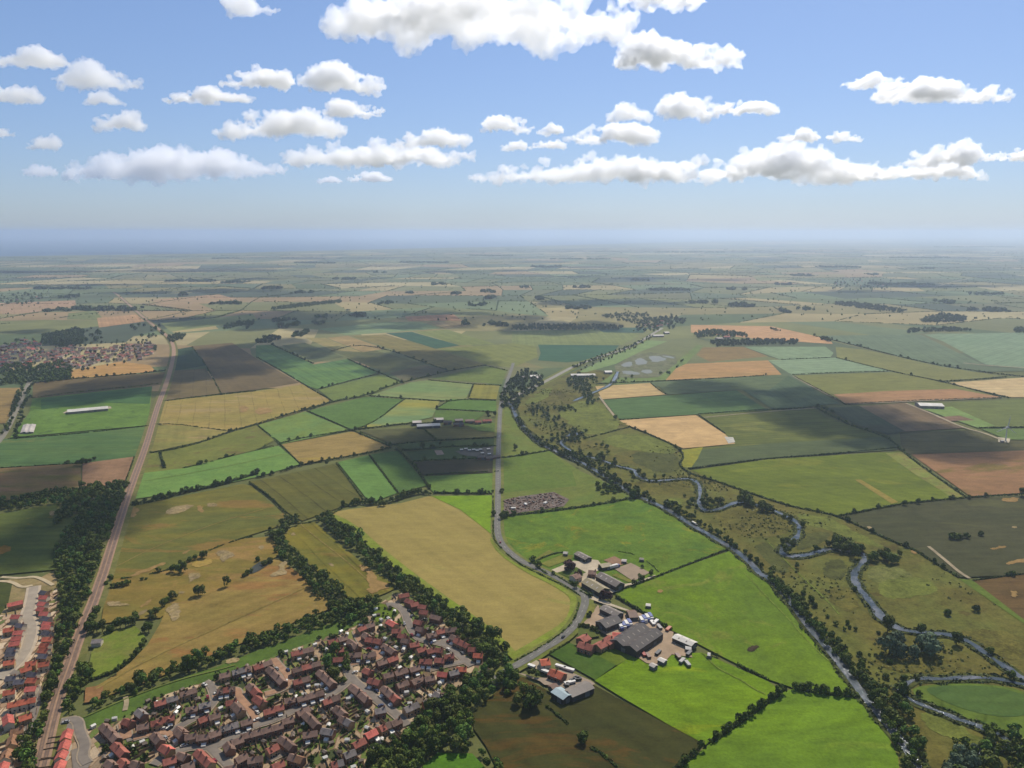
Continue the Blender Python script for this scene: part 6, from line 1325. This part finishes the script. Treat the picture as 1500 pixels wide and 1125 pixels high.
# ------------------------------------------------------------------ railway, roads, water
RAIL = "48,1170 59.5,1125 73.5,1063 86,1017 101,977 113,941 124,913 137,883 148,850 152,839 165,796 179,752 187,727 200,692 214,654 223,623 232,593 243,565 251,538 256,512 250,497 236,485 215,469.5 192,449 175,434 166,428"
ROAD = "720,1006 730,992 750,979 773,966.5 796,951 818,939 838.7,921 849,905 855,892 858,880 855,871 833,856.5 806.7,842 780,830.5 765,823.5 747.4,811 734,797 728,780 729,752 729.7,717 729.7,674 731,636 732,612 733.5,594"
ROAD2 = "733.5,594 741,563 748.7,543 752,532"
CANALROAD = "741,592 760,577 788,565 818,549 846,534 887,521 927,507 953,491 970,481"
CANAL = "741,590 750,593 754,606 760,618 778,641 806,659 851,676.5 892,702 927,725 953,735 983,750 1013,770 1041,785.5 1079,808 1100,826 1115,844 1126,846 1155,878 1183,918 1211,949 1237,982 1259,1012 1282,1040 1302,1066 1330,1098 1350,1140"
RIVER = "830,640 845,632 846,645 818,645 826,655 838,662 842,676 855,668 880,674 905,684 922,687 930,690 932,697 940,702 952,705.7 978,704 1000,702 1013,702 1024,709 1026,722 1023,738 1030,748 1041,749 1059,745 1077,736 1100,738 1130,747 1148,755 1165,764 1171,772 1170,785 1158,797 1145,804 1146,813 1158,817 1188,813 1214,804 1240,808 1262,811 1268,820 1258,830 1250,843 1253,855 1262,868 1282,891 1292,908 1317,923 1353,929 1391,930 1421,941 1447,961 1475,979 1500,997 1560,1020"
STREAM = "1560,1014 1500,1005 1467,996 1429,993 1378,996 1345,994.5 1325,1003 1315,1014 1335,1027.5 1366,1040 1399,1053 1442,1068 1470,1080 1490,1100"
STREAM2 = "905,545 900,557 892,566 870,575 858,580 840,588"
BOTTOMSTREAM = "1560,1090 1470,1098 1435,1102 1410,1115 1385,1140"
def roads_and_water():
    asphalt = plain_mat('asphalt_main_road', (128, 128, 126), .12, .5, .9)
    verge = field_mat((104, 122, 52), (122, 124, 66), patch=12)
    _, P = ribbon('road_verge', ROAD, 14, verge, z=.5)
    _, P = ribbon('road', ROAD, 6.6, asphalt, z=.72)
    paint = plain_mat('white_paint', (205, 205, 200), .08)
    d = np.concatenate([[0], np.cumsum(np.linalg.norm(np.diff(P, axis=0), axis=1))])
    m = MB()
    for q in np.arange(0, min(d[-1], 900), 9.0):
        a = [np.interp(q, d, P[:, k]) for k in (0, 1)]; b = [np.interp(q + 4, d, P[:, k]) for k in (0, 1)]
        T = np.array(b) - np.array(a); T /= np.linalg.norm(T); n = np.array([-T[1], T[0]]) * .12
        m.add([(a[0]-n[0], a[1]-n[1], .98), (b[0]-n[0], b[1]-n[1], .98), (b[0]+n[0], b[1]+n[1], .98), (a[0]+n[0], a[1]+n[1], .98)], [(0, 1, 2, 3)])
    m.build('road_markings', paint)['kind'] = 'structure'
    ribbon('road', ROAD2, 7, asphalt, z=.7); ribbon('road_verge', CANALROAD, 26, verge, z=.5)
    ribbon('road', CANALROAD, 10, plain_mat('pale_road', (158, 156, 150), .1), z=.75)
    # road by the far hall and other lanes
    lane = plain_mat('lane', (150, 146, 134), .15, .5); track = plain_mat('farm_track', (178, 164, 136), .2, .6)
    ribbon('road', "-20,665 5,640 22,605 33,580 43,560 50,545", 9, lane)
    for s, w in (("1327,591 1350,600 1380,613 1411,627 1440,634 1470,646", 5), ("1239,592 1300,590 1360,587 1467,583", 3.5), ("1161,551 1200,572 1239,592", 3.5), ("878,581 890,597 900,610", 4), ("1030,612 1090,606 1196,598", 3), ("1360,801 1388,824 1404,838 1420,848", 3.5), ("1411,532 1450,536 1520,540", 7), ("1361,423 1395,413 1420,408", 8)): ribbon('track', s, w, track, z=.6)
    ribbon('path', "184,1022 186,1030 183,1042", 3, track, z=.6)
    ribbon('path', "122,1052 180,1026 262,996 320,982 345,975", 1.4, field_mat((110,130,60)), z=.6)
    # railway: ballast bed, two pairs of rails
    ballast = plain_mat('ballast', (176, 146, 124), .2, .8, .95, c2=(156, 130, 112)); cess = field_mat((122, 120, 74), (104, 112, 58), patch=10)
    ribbon('railway_verge', RAIL, 19, cess, z=.5)
    _, P = ribbon('railway_ballast', RAIL, 9.2, ballast, z=.8)
    T = np.gradient(P, axis=0); T /= np.linalg.norm(T, axis=1)[:, None]; Nn = np.stack([-T[:, 1], T[:, 0]], 1)
    steel = plain_mat('rail_steel', (112, 92, 80), .1, 1, .5, .5)
    k = P[:, 1] < 1500
    for off in (-2.55, -1.1, 1.1, 2.55):
        o = link('railway_rail', ribbon_mesh('railway_rail', (P + Nn * off)[k], .3, 1.05), steel); o['kind'] = 'structure'
    sl = plain_mat('sleepers', (150, 126, 110), .2)
    for off in (-1.82, 1.82):
        o = link('railway_sleepers', ribbon_mesh('railway_sleepers', (P + Nn * off)[k], 2.5, .98), sl); o['kind'] = 'structure'
    # water
    m, nt, b = newmat('river_water'); N = NT(nt)
    b.inputs['Base Color'].default_value = (.035, .05, .05, 1); b.inputs['Roughness'].default_value = .12; b.inputs['Specular IOR Level'].default_value = .5; b.inputs['IOR'].default_value = 1.33
    bp = N.n('ShaderNodeBump'); bp.inputs['Strength'].default_value = .45; bp.inputs['Distance'].default_value = .5; N.put(bp.inputs['Height'], N.noise(.5, 4, .7)); nt.links.new(bp.outputs[0], b.inputs['Normal'])
    silt = N.mix(N.ramp(N.noise(.06, 4, .6), .45, .7), (.04, .05, .05), (.16, .155, .15)); nt.links.new(silt, b.inputs['Base Color'])
    bank_m = field_mat((62, 76, 36), (84, 92, 44), patch=8, grain=.5)
    for nm, s, w in (('river', RIVER, 4.8), ('river', STREAM, 3.8), ('river', STREAM2, 5), ('river', BOTTOMSTREAM, 3.8), ('canal', CANAL, 6)):
        P = path_pts(s, it=3); n = len(P)
        ww = w * (1 + .22 * np.sin(np.arange(n) * .61 + 2) + .16 * np.sin(np.arange(n) * .23) + .14 * np.sin(np.arange(n) * .071 + 1)) if nm == 'river' else w
        if nm == 'river' and s is RIVER: ww = ww * np.interp(np.arange(n), [0, n * .2, n * .5, n * .75, n], [.7, .9, 1.0, 1.25, 1.2])
        o = link(nm + '_bank', ribbon_mesh(nm + '_bank', P, np.asarray(ww) + (6 if nm == 'river' else 5), .55), bank_m); o['kind'] = 'structure'
        o = link(nm, ribbon_mesh(nm, P, ww, .85 if nm == 'canal' else .8), m); o['kind'] = 'structure'
    pm = plain_mat('muddy_water', (100, 112, 104), .2, .1, .5, .2, c2=(84, 98, 88))
    # fish ponds in the flat valley bottom, pond on the golden field
    for s in ("928,524 940,521 955,535 930,540", "945,521 960,519 985,527 958,537", "962,519 985,522 992,526 986,527", "906,541 930,543 945,551 915,551", "933,541 955,540 958,548 948,551", "907,533 925,526 928,539 910,540"):
        q = np.array(gpts(s)); q = q.mean(0) + (q - q.mean(0)) * np.array([.82, .62]); sheet('pond', q, pm, z=.7, soft=1, jit=1.5)
    sheet('scrub_land', "900,536 927,521 953,516 990,521 992,532 965,552 945,554 905,553", field_mat((100,112,76), (120,122,96), patch=20, grain=.4), z=.4)
    sheet('pond', "362,838 378,824 392,820 400,822 385,834 366,843", plain_mat("dark_pond", (62, 68, 58), .2, .2, .5, .2), z=.55, soft=2)
setting()
far_land()
fields()
worn_paths()
roads_and_water()
houses()
estate()
farms()
villages()
hedges()
plants()
belts()
village_trees()
marsh()
clouds()
